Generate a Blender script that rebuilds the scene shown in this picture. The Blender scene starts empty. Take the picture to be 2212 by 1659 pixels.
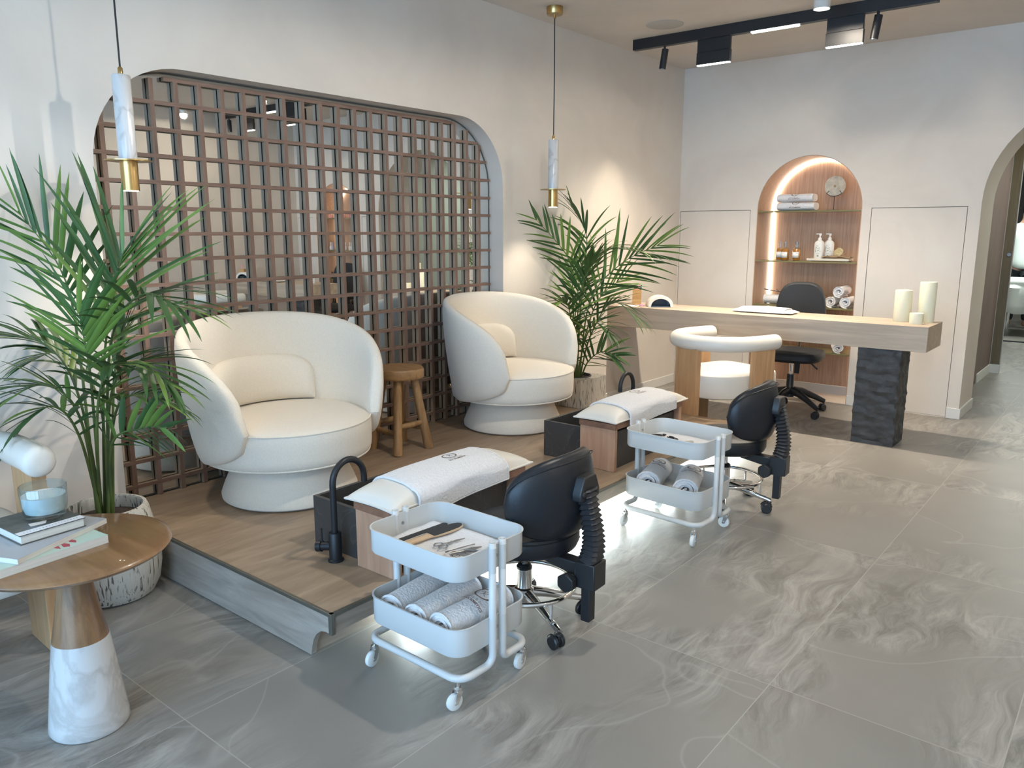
import bpy, bmesh, math, random
from mathutils import Vector, Matrix, Euler
R_ = math.radians
PI = math.pi
SC = bpy.context.scene
COL = SC.collection
rnd = random.Random(7)

# ------------------------------------------------------------------ camera
cam_d = bpy.data.cameras.new('camera')
cam = bpy.data.objects.new('camera', cam_d); COL.objects.link(cam)
cam_d.sensor_width = 36.0; cam_d.lens = 36.0 * 1695.3 / 2212
cam_d.clip_start = 0.05
cam.location = (0, 0, 1.35)
cam.rotation_euler = (R_(90 - 11.05), 0, R_(39.05))
SC.camera = cam

# ------------------------------------------------------------------ world, exposure
SC.view_settings.view_transform = 'Standard'
SC.view_settings.look = 'None'
SC.view_settings.gamma = 1.0
SC.view_settings.exposure = 0.80
SC.view_settings.use_curve_mapping = False
SC.cycles.use_denoising = True
SC.cycles.max_bounces = 10
SC.cycles.diffuse_bounces = 7
SC.cycles.glossy_bounces = 6
SC.cycles.transmission_bounces = 8
SC.cycles.caustics_reflective = False
SC.cycles.caustics_refractive = False
SC.cycles.sample_clamp_indirect = 4.0
W = bpy.data.worlds.new('daylight'); SC.world = W; W.use_nodes = True
W.node_tree.nodes['Background'].inputs[0].default_value = (0.38, 0.66, 1.0, 1)
W.node_tree.nodes['Background'].inputs[1].default_value = 5.4

# room dimensions (metres)
XL, XR, YB, YF, H = -3.287, 1.972, 6.373, -2.6, 2.69
ZP = 0.177                       # top of the raised platform
MX = -3.405                      # mirror plane
WARM = (1.0, 0.87, 0.70)
NEUT = (1.0, 0.93, 0.82)

def area(name, loc, rot, sx, sy, power, color, spread=PI):
    l = bpy.data.lights.new(name, 'AREA'); l.shape = 'RECTANGLE'; l.size = sx; l.size_y = sy
    l.energy = power; l.color = color; l.spread = spread
    o = bpy.data.objects.new(name, l); COL.objects.link(o); o.location = loc; o.rotation_euler = rot
    return o
def spot(name, loc, target, power, color, angle=100, blend=0.7, size=0.03):
    l = bpy.data.lights.new(name, 'SPOT'); l.energy = power; l.color = color
    l.spot_size = R_(angle); l.spot_blend = blend; l.shadow_soft_size = size
    o = bpy.data.objects.new(name, l); COL.objects.link(o); o.location = loc
    o.rotation_euler = (Vector(target) - Vector(loc)).to_track_quat('-Z', 'Y').to_euler()
    return o
# daylight comes in through the shop window behind the camera (portal = sampling aid for the world light)
pt = area('window_daylight', (-0.65, YF + 0.02, 1.35), (R_(90), 0, 0), 4.6, 2.4, 1, (1, 1, 1))
pt.data.cycles.is_portal = True
pt.rotation_euler = (R_(90), 0, 0)
# ceiling downlights and track lamps
DOWN = [(-1.66, 4.86), (-1.15, 2.35), (0.16, 4.72), (1.6, 4.69), (1.5, 1.9), (-2.0, 0.2), (0.3, -1.2)]  # second and last two are unseen, added to even out the wall light
for i, (x, y) in enumerate(DOWN):
    spot('downlight_lamp', (x, y, 2.585), (x, y, 0), [13, 50, 5, 16, 40, 1, 34][i], NEUT if i in (1, 5, 6) else WARM, 178, 0.22, 0.035)
area('track_lamp', (-2.495, 5.22, 2.452), (0, 0, 0), 0.22, 0.02, 8, WARM, R_(105))
area('track_lamp', (-1.645, 5.22, 2.452), (0, 0, 0), 0.2, 0.02, 7.5, WARM, R_(105))
area('track_lamp', (-2.077, 5.22, 2.603), (0, 0, 0), 0.3, 0.02, 6, NEUT, R_(120))
spot('track_spot_lamp', (-2.86, 5.215, 2.455), (-3.25, 5.22, 1.2), 13, (1.0, 0.86, 0.62), 42, 0.7, 0.015)
spot('wall_spot_lamp', (-1.05, 3.35, 2.575), (-3.1, 1.15, 1.0), 80, (0.96, 0.98, 1.0), 30, 0.5, 0.012)
spot('track_spot_lamp', (-1.455, 5.215, 2.455), (-1.7, 6.3, 1.3), 0.8, (1.0, 0.86, 0.62), 60, 0.9, 0.015)
area('plinth_led_lamp', (-1.915, 3.13, 0.1035), (0, 0, 0), 0.02, 2.75, 20, (0.80, 0.95, 1.0))
spot('pendant_lamp', (-3.035, 1.46, 1.48), (-3.035, 1.46, 0), 7, WARM, 110, 0.6, 0.02)
spot('pendant_lamp', (-3.035, 4.156, 1.48), (-3.035, 4.156, 0), 6, WARM, 110, 0.6, 0.02)
area('corridor_lamp', (-0.3, 8.3, 2.3), (0, 0, 0), 0.5, 1.5, 14, (0.95, 1.0, 0.92))
area('treatment_room_lamp', (-1.2, 12.2, 2.5), (0, 0, 0), 1.5, 1.5, 45, (0.92, 1.0, 0.95))

# ------------------------------------------------------------------ materials
def nt(name):
    m = bpy.data.materials.new(name); m.use_nodes = True
    n = m.node_tree.nodes; return m, n, m.node_tree.links, n['Principled BSDF']
def lerp(a, b, t): return tuple(a[i] * (1 - t) + b[i] * t for i in range(3))
def mat(name, col, rough=0.5, metal=0.0, noise=0.0, nscale=8.0, bump=0.0, bscale=200.0, coat=0.0, sheen=0.0,
        stretch=(1, 1, 1), col2=None, trans=0.0, ior=1.45, emis=None, estr=0.0, sub=0.0, spec=0.5, detail=4):
    m, n, l, p = nt(name)
    p.inputs['Base Color'].default_value = (*col, 1)
    p.inputs['Roughness'].default_value = rough
    p.inputs['Metallic'].default_value = metal
    p.inputs['Specular IOR Level'].default_value = spec
    if coat: p.inputs['Coat Weight'].default_value = coat; p.inputs['Coat Roughness'].default_value = 0.1
    if sheen: p.inputs['Sheen Weight'].default_value = sheen; p.inputs['Sheen Roughness'].default_value = 0.5
    if trans: p.inputs['Transmission Weight'].default_value = trans; p.inputs['IOR'].default_value = ior
    if emis: p.inputs['Emission Color'].default_value = (*emis, 1); p.inputs['Emission Strength'].default_value = estr
    if sub: p.inputs['Subsurface Weight'].default_value = sub; p.inputs['Subsurface Radius'].default_value = (0.02, 0.012, 0.006)
    if noise or col2 or bump:
        tc = n.new('ShaderNodeTexCoord'); mp = n.new('ShaderNodeMapping'); l.new(tc.outputs['Object'], mp.inputs[0])
        mp.inputs['Scale'].default_value = stretch
    if noise or col2:
        t = n.new('ShaderNodeTexNoise'); t.inputs['Scale'].default_value = nscale; t.inputs['Detail'].default_value = detail
        l.new(mp.outputs[0], t.inputs[0])
        r = n.new('ShaderNodeValToRGB'); r.color_ramp.elements[0].position = 0.32; r.color_ramp.elements[1].position = 0.68
        c2 = col2 or tuple(c * (1 - noise) for c in col)
        r.color_ramp.elements[0].color = (*c2, 1); r.color_ramp.elements[1].color = (*col, 1)
        l.new(t.outputs[0], r.inputs[0]); l.new(r.outputs[0], p.inputs['Base Color'])
    if bump:
        t2 = n.new('ShaderNodeTexNoise'); t2.inputs['Scale'].default_value = bscale; t2.inputs['Detail'].default_value = 3
        l.new(mp.outputs[0], t2.inputs[0])
        b = n.new('ShaderNodeBump'); b.inputs['Strength'].default_value = bump; b.inputs['Distance'].default_value = 0.004
        l.new(t2.outputs[0], b.inputs['Height']); l.new(b.outputs[0], p.inputs['Normal'])
    return m
def wood(name, c1, c2, axis='y', scale=14.0, rough=0.45, stretch=12.0, bump=0.08, plank=None, coat=0.0):
    """grain runs along the axis given; plank = plank width across the grain (with dark joints)"""
    m, n, l, p = nt(name)
    tc = n.new('ShaderNodeTexCoord'); mp = n.new('ShaderNodeMapping'); l.new(tc.outputs['Object'], mp.inputs[0])
    s = [stretch] * 3; s['xyz'.index(axis)] = 1.0
    mp.inputs['Scale'].default_value = s
    t = n.new('ShaderNodeTexNoise'); t.inputs['Scale'].default_value = scale / stretch * 1.6; t.inputs['Detail'].default_value = 8
    t.inputs['Roughness'].default_value = 0.62; t.inputs['Distortion'].default_value = 0.6
    l.new(mp.outputs[0], t.inputs[0])
    r = n.new('ShaderNodeValToRGB'); r.color_ramp.elements[0].position = 0.3; r.color_ramp.elements[1].position = 0.72
    r.color_ramp.elements[0].color = (*c1, 1); r.color_ramp.elements[1].color = (*c2, 1)
    l.new(t.outputs[0], r.inputs[0])
    src = r.outputs[0]
    t3 = n.new('ShaderNodeTexNoise'); t3.inputs['Scale'].default_value = 1.7; l.new(tc.outputs['Object'], t3.inputs[0])
    mx = n.new('ShaderNodeMix'); mx.data_type = 'RGBA'; mx.blend_type = 'MULTIPLY'; mx.inputs[0].default_value = 0.35
    r2 = n.new('ShaderNodeValToRGB'); r2.color_ramp.elements[0].color = (0.62, 0.60, 0.58, 1); r2.color_ramp.elements[1].color = (1, 1, 1, 1)
    r2.color_ramp.elements[0].position = 0.35; r2.color_ramp.elements[1].position = 0.65
    l.new(t3.outputs[0], r2.inputs[0]); l.new(src, mx.inputs[6]); l.new(r2.outputs[0], mx.inputs[7])
    src = mx.outputs[2]
    l.new(src, p.inputs['Base Color'])
    p.inputs['Roughness'].default_value = rough
    if coat: p.inputs['Coat Weight'].default_value = coat
    b = n.new('ShaderNodeBump'); b.inputs['Strength'].default_value = bump; b.inputs['Distance'].default_value = 0.003
    l.new(t.outputs[0], b.inputs['Height']); l.new(b.outputs[0], p.inputs['Normal'])
    return m
def marble(name, base, vein, scale=3.0, rough=0.2, width=0.04, coat=0.3):
    m, n, l, p = nt(name)
    tc = n.new('ShaderNodeTexCoord')
    t = n.new('ShaderNodeTexNoise'); t.inputs['Scale'].default_value = scale; t.inputs['Detail'].default_value = 6; t.inputs['Distortion'].default_value = 1.5
    l.new(tc.outputs['Object'], t.inputs[0])
    r = n.new('ShaderNodeValToRGB'); e = r.color_ramp.elements
    e[0].position = 0.5 - width; e[0].color = (*base, 1); e[1].position = 0.5 + width; e[1].color = (*base, 1)
    k = r.color_ramp.elements.new(0.5); k.color = (*vein, 1)
    l.new(t.outputs[0], r.inputs[0]); l.new(r.outputs[0], p.inputs['Base Color'])
    p.inputs['Roughness'].default_value = rough; p.inputs['Coat Weight'].default_value = coat
    return m
def plaster(name, c1, c2, bump=0.15):
    m, n, l, p = nt(name)
    tc = n.new('ShaderNodeTexCoord')
    t = n.new('ShaderNodeTexNoise'); t.inputs['Scale'].default_value = 1.6; t.inputs['Detail'].default_value = 7; t.inputs['Roughness'].default_value = 0.6
    t.inputs['Distortion'].default_value = 0.8
    l.new(tc.outputs['Object'], t.inputs[0])
    r = n.new('ShaderNodeValToRGB'); r.color_ramp.elements[0].position = 0.33; r.color_ramp.elements[1].position = 0.67
    r.color_ramp.elements[0].color = (*c2, 1); r.color_ramp.elements[1].color = (*c1, 1)
    k = r.color_ramp.elements.new(0.5); k.color = (*lerp(c1, (c2[0] * 1.03, c2[1] * 0.99, c2[2] * 0.98), 0.5), 1)
    l.new(t.outputs[0], r.inputs[0]); l.new(r.outputs[0], p.inputs['Base Color'])
    p.inputs['Roughness'].default_value = 0.75; p.inputs['Specular IOR Level'].default_value = 0.25
    t2 = n.new('ShaderNodeTexNoise'); t2.inputs['Scale'].default_value = 22; t2.inputs['Detail'].default_value = 6
    l.new(tc.outputs['Object'], t2.inputs[0])
    b = n.new('ShaderNodeBump'); b.inputs['Strength'].default_value = bump; b.inputs['Distance'].default_value = 0.004
    l.new(t2.outputs[0], b.inputs['Height']); l.new(b.outputs[0], p.inputs['Normal'])
    return m
def floor_tiles():
    m, n, l, p = nt('floor_tiles')
    tc = n.new('ShaderNodeTexCoord'); sx = n.new('ShaderNodeSeparateXYZ'); l.new(tc.outputs['Object'], sx.inputs[0])
    def math_(op, a, b=None, c=None):
        k = n.new('ShaderNodeMath'); k.operation = op
        for i, v in enumerate((a, b, c)):
            if v is None: continue
            if isinstance(v, (int, float)): k.inputs[i].default_value = v
            else: l.new(v, k.inputs[i])
        return k.outputs[0]
    ux = math_('DIVIDE', math_('ADD', sx.outputs[0], 0.755), 0.606)
    uy = math_('DIVIDE', math_('SUBTRACT', sx.outputs[1], 0.963), 1.2065)
    ix, iy = math_('FLOOR', ux), math_('FLOOR', uy)
    fx, fy = math_('FRACT', ux), math_('FRACT', uy)
    dx = math_('MULTIPLY', math_('MINIMUM', fx, math_('SUBTRACT', 1.0, fx)), 0.606)
    dy = math_('MULTIPLY', math_('MINIMUM', fy, math_('SUBTRACT', 1.0, fy)), 1.2065)
    joint = math_('LESS_THAN', math_('MINIMUM', dx, dy), 0.0016)
    # a different piece of stone in each tile
    cb = n.new('ShaderNodeCombineXYZ')
    l.new(math_('MULTIPLY_ADD', ix, 3.71, sx.outputs[0]), cb.inputs[0]); l.new(math_('MULTIPLY_ADD', iy, 5.37, sx.outputs[1]), cb.inputs[1])
    l.new(math_('MULTIPLY_ADD', ix, 1.9, math_('MULTIPLY', iy, 2.3)), cb.inputs[2])
    # warp
    wn = n.new('ShaderNodeTexNoise'); wn.inputs['Scale'].default_value = 1.1; wn.inputs['Detail'].default_value = 3
    l.new(cb.outputs[0], wn.inputs[0])
    vm = n.new('ShaderNodeVectorMath'); vm.operation = 'MULTIPLY_ADD'; vm.inputs[1].default_value = (0.5, 0.5, 0.3)
    l.new(wn.outputs['Color'], vm.inputs[0]); l.new(cb.outputs[0], vm.inputs[2])
    base = n.new('ShaderNodeTexNoise'); base.inputs['Scale'].default_value = 1.4; base.inputs['Detail'].default_value = 6
    l.new(cb.outputs[0], base.inputs[0])
    rb = n.new('ShaderNodeValToRGB'); rb.color_ramp.elements[0].position = 0.35; rb.color_ramp.elements[1].position = 0.68
    rb.color_ramp.elements[0].color = (0.215, 0.199, 0.178, 1); rb.color_ramp.elements[1].color = (0.262, 0.244, 0.219, 1)
    l.new(base.outputs[0], rb.inputs[0])
    # layered bands of sediment, only in parts of a tile
    st = n.new('ShaderNodeMapping'); st.inputs['Scale'].default_value = (3.4, 0.8, 1); st.inputs['Rotation'].default_value = (0, 0, 0.35)
    l.new(vm.outputs[0], st.inputs[0])
    bn = n.new('ShaderNodeTexNoise'); bn.inputs['Scale'].default_value = 3.2; bn.inputs['Detail'].default_value = 12; bn.inputs['Roughness'].default_value = 0.72
    bn.inputs['Distortion'].default_value = 1.2
    l.new(st.outputs[0], bn.inputs[0])
    rn = n.new('ShaderNodeValToRGB'); rn.color_ramp.elements[0].position = 0.38; rn.color_ramp.elements[1].position = 0.66
    rn.color_ramp.elements[0].color = (0.165, 0.152, 0.135, 1); rn.color_ramp.elements[1].color = (0.395, 0.37, 0.335, 1)
    l.new(bn.outputs[0], rn.inputs[0])
    mk = n.new('ShaderNodeTexNoise'); mk.inputs['Scale'].default_value = 1.25; mk.inputs['Detail'].default_value = 2
    l.new(vm.outputs[0], mk.inputs[0])
    rm = n.new('ShaderNodeValToRGB'); rm.color_ramp.elements[0].position = 0.46; rm.color_ramp.elements[1].position = 0.56
    l.new(mk.outputs[0], rm.inputs[0])
    mx = n.new('ShaderNodeMix'); mx.data_type = 'RGBA'
    l.new(math_('MULTIPLY', rm.outputs[0], 0.9), mx.inputs[0]); l.new(rb.outputs[0], mx.inputs[6]); l.new(rn.outputs[0], mx.inputs[7])
    # thin pale veins
    vn = n.new('ShaderNodeTexNoise'); vn.inputs['Scale'].default_value = 1.0; vn.inputs['Detail'].default_value = 2.5; vn.inputs['Distortion'].default_value = 0.9
    sh = n.new('ShaderNodeVectorMath'); sh.operation = 'ADD'; sh.inputs[1].default_value = (13.1, 4.2, 7.7); l.new(cb.outputs[0], sh.inputs[0])
    l.new(sh.outputs[0], vn.inputs[0])
    va = math_('ABSOLUTE', math_('SUBTRACT', vn.outputs[0], 0.5))
    rv = n.new('ShaderNodeValToRGB'); rv.color_ramp.elements[0].position = 0.0; rv.color_ramp.elements[1].position = 0.0055
    rv.color_ramp.elements[0].color = (0.42, 0.42, 0.42, 1); rv.color_ramp.elements[1].color = (0, 0, 0, 1)
    l.new(va, rv.inputs[0])
    m2 = n.new('ShaderNodeMix'); m2.data_type = 'RGBA'; l.new(rv.outputs[0], m2.inputs[0]); l.new(mx.outputs[2], m2.inputs[6])
    m2.inputs[7].default_value = (0.38, 0.36, 0.335, 1)
    gj = n.new('ShaderNodeMix'); gj.data_type = 'RGBA'; l.new(joint, gj.inputs[0]); l.new(m2.outputs[2], gj.inputs[6])
    gj.inputs[7].default_value = (0.36, 0.335, 0.30, 1)
    l.new(gj.outputs[2], p.inputs['Base Color'])
    p.inputs['Roughness'].default_value = 0.40
    fn = n.new('ShaderNodeTexNoise'); fn.inputs['Scale'].default_value = 60; fn.inputs['Detail'].default_value = 5; l.new(tc.outputs['Object'], fn.inputs[0])
    bp = n.new('ShaderNodeBump'); bp.inputs['Strength'].default_value = 0.06; bp.inputs['Distance'].default_value = 0.002
    l.new(fn.outputs[0], bp.inputs['Height']); l.new(bp.outputs[0], p.inputs['Normal'])
    return m
def pot_bark(name):
    m, n, l, p = nt(name)
    tc = n.new('ShaderNodeTexCoord'); mp = n.new('ShaderNodeMapping'); mp.inputs['Scale'].default_value = (60, 60, 7)
    l.new(tc.outputs['Object'], mp.inputs[0])
    t = n.new('ShaderNodeTexNoise'); t.inputs['Scale'].default_value = 1.6; t.inputs['Detail'].default_value = 3; t.inputs['Distortion'].default_value = 0.5
    l.new(mp.outputs[0], t.inputs[0])
    r = n.new('ShaderNodeValToRGB'); r.color_ramp.elements[0].position = 0.36; r.color_ramp.elements[1].position = 0.44
    r.color_ramp.elements[0].color = (0.10, 0.085, 0.07, 1); r.color_ramp.elements[1].color = (0.50, 0.47, 0.41, 1)
    l.new(t.outputs[0], r.inputs[0]); l.new(r.outputs[0], p.inputs['Base Color']); p.inputs['Roughness'].default_value = 0.7
    b = n.new('ShaderNodeBump'); b.inputs['Strength'].default_value = 0.6; b.inputs['Distance'].default_value = 0.006
    l.new(t.outputs[0], b.inputs['Height']); l.new(b.outputs[0], p.inputs['Normal'])
    return m

M = {}
M['plaster'] = plaster('wall_plaster', (0.72, 0.668, 0.60), (0.655, 0.603, 0.54))
M['ceiling'] = plaster('ceiling_plaster', (0.66, 0.61, 0.55), (0.61, 0.56, 0.50))
M['floor'] = floor_tiles()
M['white_paint'] = mat('white_paint', (0.72, 0.70, 0.66), 0.5)
M['groove'] = mat('groove_dark', (0.16, 0.145, 0.13), 0.8)
M['mirror'] = mat('mirror_glass', (0.86, 0.88, 0.86), 0.01, 1.0)
def thin_glass(name, tint=(1, 1, 1), k=0.6, k0=0.04):
    m, n, l, p = nt(name); n.remove(p)
    tr = n.new('ShaderNodeBsdfTransparent'); tr.inputs[0].default_value = (*tint, 1); gl = n.new('ShaderNodeBsdfGlossy'); gl.inputs['Roughness'].default_value = 0.02
    fr = n.new('ShaderNodeMath'); fr.operation = 'MULTIPLY_ADD'; lw = n.new('ShaderNodeLayerWeight'); lw.inputs[0].default_value = 0.25; pw = n.new('ShaderNodeMath'); pw.operation = 'POWER'; pw.inputs[1].default_value = 2.5
    l.new(lw.outputs['Facing'], pw.inputs[0]); l.new(pw.outputs[0], fr.inputs[0]); fr.inputs[1].default_value = k; fr.inputs[2].default_value = k0; mx = n.new('ShaderNodeMixShader')
    l.new(fr.outputs[0], mx.inputs[0]); l.new(tr.outputs[0], mx.inputs[1]); l.new(gl.outputs[0], mx.inputs[2])
    l.new(mx.outputs[0], n['Material Output'].inputs[0]); return m
M['window_glass'] = thin_glass('window_pane')
M['glass'] = thin_glass('clear_glass', (0.84, 0.91, 0.93), 1.0, 0.09)
M['lattice'] = wood('walnut_slat', (0.165, 0.095, 0.07), (0.285, 0.185, 0.145), 'z', 30, 0.5)
M['slat_side'] = wood('pale_slat_edge', (0.36, 0.265, 0.185), (0.48, 0.365, 0.265), 'z', 20, 0.6)
M['lattice_h'] = wood('walnut_slat_across', (0.165, 0.095, 0.07), (0.285, 0.185, 0.145), 'y', 30, 0.5)
M['deck'] = wood('oak_vinyl_deck', (0.27, 0.19, 0.128), (0.46, 0.345, 0.24), 'y', 12, 0.42, 7)
M['deck_side'] = wood('grey_oak_side', (0.29, 0.245, 0.205), (0.52, 0.46, 0.395), 'x', 12, 0.45, 7)
M['deck_side_y'] = wood('grey_oak_front', (0.25, 0.205, 0.165), (0.45, 0.38, 0.31), 'y', 12, 0.45, 7)
M['edge_metal'] = mat('bronze_edge_trim', (0.17, 0.16, 0.13), 0.4, 0.6)
M['desk'] = wood('desk_oak', (0.40, 0.315, 0.24), (0.60, 0.49, 0.375), 'x', 14, 0.5, 16)
M['niche'] = wood('niche_veneer', (0.42, 0.26, 0.17), (0.64, 0.43, 0.30), 'z', 60, 0.5, 26)
M['cream'] = mat('cream_boucle', (0.76, 0.70, 0.605), 0.95, noise=0.06, nscale=150, bump=0.5, bscale=260, sheen=0.3, spec=0.2)
M['cream_leather'] = mat('cream_vinyl', (0.68, 0.65, 0.59), 0.42, bump=0.06, bscale=40)
M['pillow'] = mat('ivory_pillow', (0.72, 0.68, 0.61), 0.5, bump=0.05, bscale=30)
M['terry'] = mat('white_terry', (0.78, 0.765, 0.765), 0.95, noise=0.10, nscale=120, bump=1.0, bscale=130, sheen=0.3, spec=0.15)
M['chair_wood'] = wood('chair_beech', (0.42, 0.235, 0.115), (0.60, 0.38, 0.20), 'z', 20, 0.4, 14)
M['bench_wood'] = wood('bench_cherry', (0.44, 0.24, 0.15), (0.62, 0.38, 0.25), 'z', 14, 0.4, 9)
M['bench_top'] = wood('bench_cherry_rail', (0.22, 0.105, 0.065), (0.36, 0.19, 0.12), 'y', 14, 0.4, 9)
M['stool_wood'] = wood('teak_log', (0.24, 0.13, 0.055), (0.46, 0.28, 0.125), 'z', 26, 0.5, 8, bump=0.4)
M['stool_top'] = wood('teak_slab', (0.24, 0.13, 0.055), (0.42, 0.25, 0.11), 'x', 22, 0.45, 7, bump=0.2)
M['walnut'] = wood('walnut_table', (0.20, 0.10, 0.042), (0.34, 0.185, 0.085), 'x', 16, 0.3, 9, bump=0.03, coat=0.4)
M['walnut_v'] = wood('walnut_stem', (0.16, 0.085, 0.04), (0.36, 0.20, 0.095), 'z', 20, 0.3, 9, bump=0.03, coat=0.4)
M['marble'] = marble('white_marble', (0.58, 0.58, 0.575), (0.46, 0.445, 0.43), 3.2, 0.22, 0.05)
M['basin'] = marble('black_stone', (0.050, 0.047, 0.045), (0.085, 0.078, 0.07), 5.0, 0.45, 0.010, 0.0)
M['rough_stone'] = mat('split_black_stone', (0.055, 0.053, 0.053), 0.55, noise=0.45, nscale=14, bump=0.5, bscale=60)
M['black_metal'] = mat('matt_black_metal', (0.022, 0.023, 0.026), 0.42, 0.3)
M['black_leather'] = mat('black_leather', (0.013, 0.015, 0.019), 0.38, bump=0.12, bscale=160, spec=0.4)
M['black_fabric'] = mat('black_office_fabric', (0.014, 0.014, 0.015), 0.6, bump=0.2, bscale=200)
M['black_plastic'] = mat('black_plastic', (0.018, 0.019, 0.021), 0.38)
M['rubber'] = mat('black_bellows_rubber', (0.02, 0.02, 0.023), 0.5)
M['chrome'] = mat('chrome', (0.80, 0.80, 0.80), 0.08, 1.0)
M['steel'] = mat('brushed_steel', (0.42, 0.42, 0.42), 0.28, 1.0)
M['brass'] = mat('brushed_brass', (0.52, 0.36, 0.15), 0.28, 1.0)
M['cart'] = mat('white_enamel', (0.60, 0.61, 0.60), 0.35)
M['wheel'] = mat('white_wheel', (0.74, 0.76, 0.74), 0.4)
M['leaf'] = mat('palm_leaf', (0.065, 0.14, 0.035), 0.45, col2=(0.03, 0.075, 0.022), nscale=5, spec=0.5)
M['leaf_light'] = mat('palm_leaf_light', (0.17, 0.27, 0.05), 0.45, col2=(0.08, 0.16, 0.03), nscale=5)
M['stem'] = mat('palm_stem', (0.11, 0.16, 0.035), 0.5, col2=(0.06, 0.09, 0.03), nscale=9)
M['soil'] = mat('soil', (0.05, 0.03, 0.02), 0.95, bump=1.0, bscale=90)
M['pot'] = pot_bark('scratched_ceramic')
M['pot_in'] = mat('pot_inside', (0.30, 0.28, 0.25), 0.7)
M['pot_dark'] = mat('plant_liner', (0.05, 0.05, 0.055), 0.5)
M['wax'] = mat('cream_wax', (0.83, 0.79, 0.60), 0.5, sub=0.25)
M['wax_white'] = mat('white_wax', (0.84, 0.83, 0.80), 0.5, sub=0.15)
M['glow'] = mat('lamp_diffuser', (1, 1, 1), 0.5, emis=(1.0, 0.97, 0.90), estr=9.0)
M['led'] = mat('led_strip', (1, 1, 1), 0.5, emis=(1.0, 0.90, 0.74), estr=11.0)
M['led_cool'] = mat('led_strip_cool', (1, 1, 1), 0.5, emis=(0.85, 0.96, 1.0), estr=8.0)
M['shelf_glass'] = mat('bronze_glass_shelf', (0.20, 0.18, 0.085), 0.12, spec=0.7)
M['ink'] = mat('brown_embroidery', (0.16, 0.09, 0.06), 0.8)
M['ink_grey'] = mat('grey_embroidery', (0.34, 0.30, 0.26), 0.8)
M['brown_panel'] = wood('brown_corridor_veneer', (0.17, 0.115, 0.10), (0.25, 0.18, 0.155), 'z', 40, 0.6, 20)
M['olive_panel'] = wood('olive_corridor_veneer', (0.15, 0.115, 0.06), (0.21, 0.165, 0.09), 'z', 40, 0.4, 20)
M['pale_green'] = mat('pale_green_paint', (0.52, 0.57, 0.50), 0.6)
M['dark_room'] = mat('dark_grey_paint', (0.055, 0.055, 0.055), 0.7)
M['sheet'] = mat('white_bed_sheet', (0.80, 0.83, 0.78), 0.85, bump=0.3, bscale=14)
M['hair'] = mat('dark_hair', (0.015, 0.011, 0.009), 0.5)
M['skin'] = mat('skin', (0.55, 0.32, 0.22), 0.5, sub=0.1)
M['tshirt'] = mat('white_tshirt', (0.78, 0.86, 0.82), 0.85, bump=0.3, bscale=12)
M['dark_cloth'] = mat('dark_trousers', (0.02, 0.022, 0.028), 0.8)
M['amber'] = mat('amber_oil', (0.80, 0.27, 0.03), 0.08, trans=0.25)
M['paper'] = mat('paper_label', (0.82, 0.80, 0.78), 0.7)
M['pages'] = mat('book_pages', (0.66, 0.64, 0.58), 0.8, noise=0.12, nscale=3, stretch=(1, 1, 250))
M['bottle_white'] = mat('white_plastic_bottle', (0.78, 0.76, 0.70), 0.3)
M['print_green'] = mat('grey_green_print', (0.17, 0.19, 0.15), 0.6)
M['sponge'] = mat('natural_brush', (0.66, 0.55, 0.33), 0.8)
M['linen'] = mat('brown_linen', (0.34, 0.235, 0.14), 0.9, bump=0.6, bscale=80)
M['travertine'] = mat('pitted_stone_disc', (0.60, 0.55, 0.45), 0.7, col2=(0.38, 0.34, 0.27), nscale=26, bump=0.8, bscale=40)
M['tray_stone'] = mat('cream_tray', (0.66, 0.60, 0.50), 0.5)
M['pine'] = wood('striped_pine', (0.42, 0.235, 0.08), (0.66, 0.43, 0.19), 'x', 30, 0.5, 10)
M['pink'] = mat('pink_plastic', (0.85, 0.32, 0.34), 0.4)
M['file_dark'] = mat('black_abrasive', (0.035, 0.035, 0.035), 0.8, bump=0.6, bscale=400)
M['file_wood'] = mat('birch_handle', (0.62, 0.44, 0.28), 0.5)
M['uv_shell'] = mat('white_lamp_shell', (0.80, 0.78, 0.72), 0.25)
M['uv_dark'] = mat('blue_grey_tinted_plastic', (0.05, 0.085, 0.13), 0.25)
M['book_grey'] = mat('grey_book_cover', (0.42, 0.43, 0.45), 0.45)
M['book_green'] = mat('pale_green_book_cover', (0.50, 0.62, 0.53), 0.45)
M['book_red'] = mat('crimson_print', (0.42, 0.06, 0.09), 0.5)
M['book_dark'] = mat('dark_photo_cover', (0.12, 0.115, 0.105), 0.35, col2=(0.035, 0.04, 0.035), nscale=22, detail=3)
M['book_white'] = mat('white_cover_band', (0.80, 0.79, 0.80), 0.4)
M['navy'] = mat('navy_cloth_board', (0.05, 0.04, 0.12), 0.6)
M['grille'] = mat('speaker_grille', (0.46, 0.44, 0.41), 0.7, bump=0.4, bscale=500)
M['polish_black'] = mat('black_polish', (0.015, 0.014, 0.016), 0.2)
M['polish_pink'] = mat('pink_polish', (0.75, 0.30, 0.28), 0.2)
M['polish_red'] = mat('red_polish', (0.62, 0.02, 0.03), 0.2)
M['polish_mauve'] = mat('mauve_polish', (0.48, 0.42, 0.50), 0.2)
M['cap_pale'] = mat('pale_cap', (0.75, 0.68, 0.62), 0.35)

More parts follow.
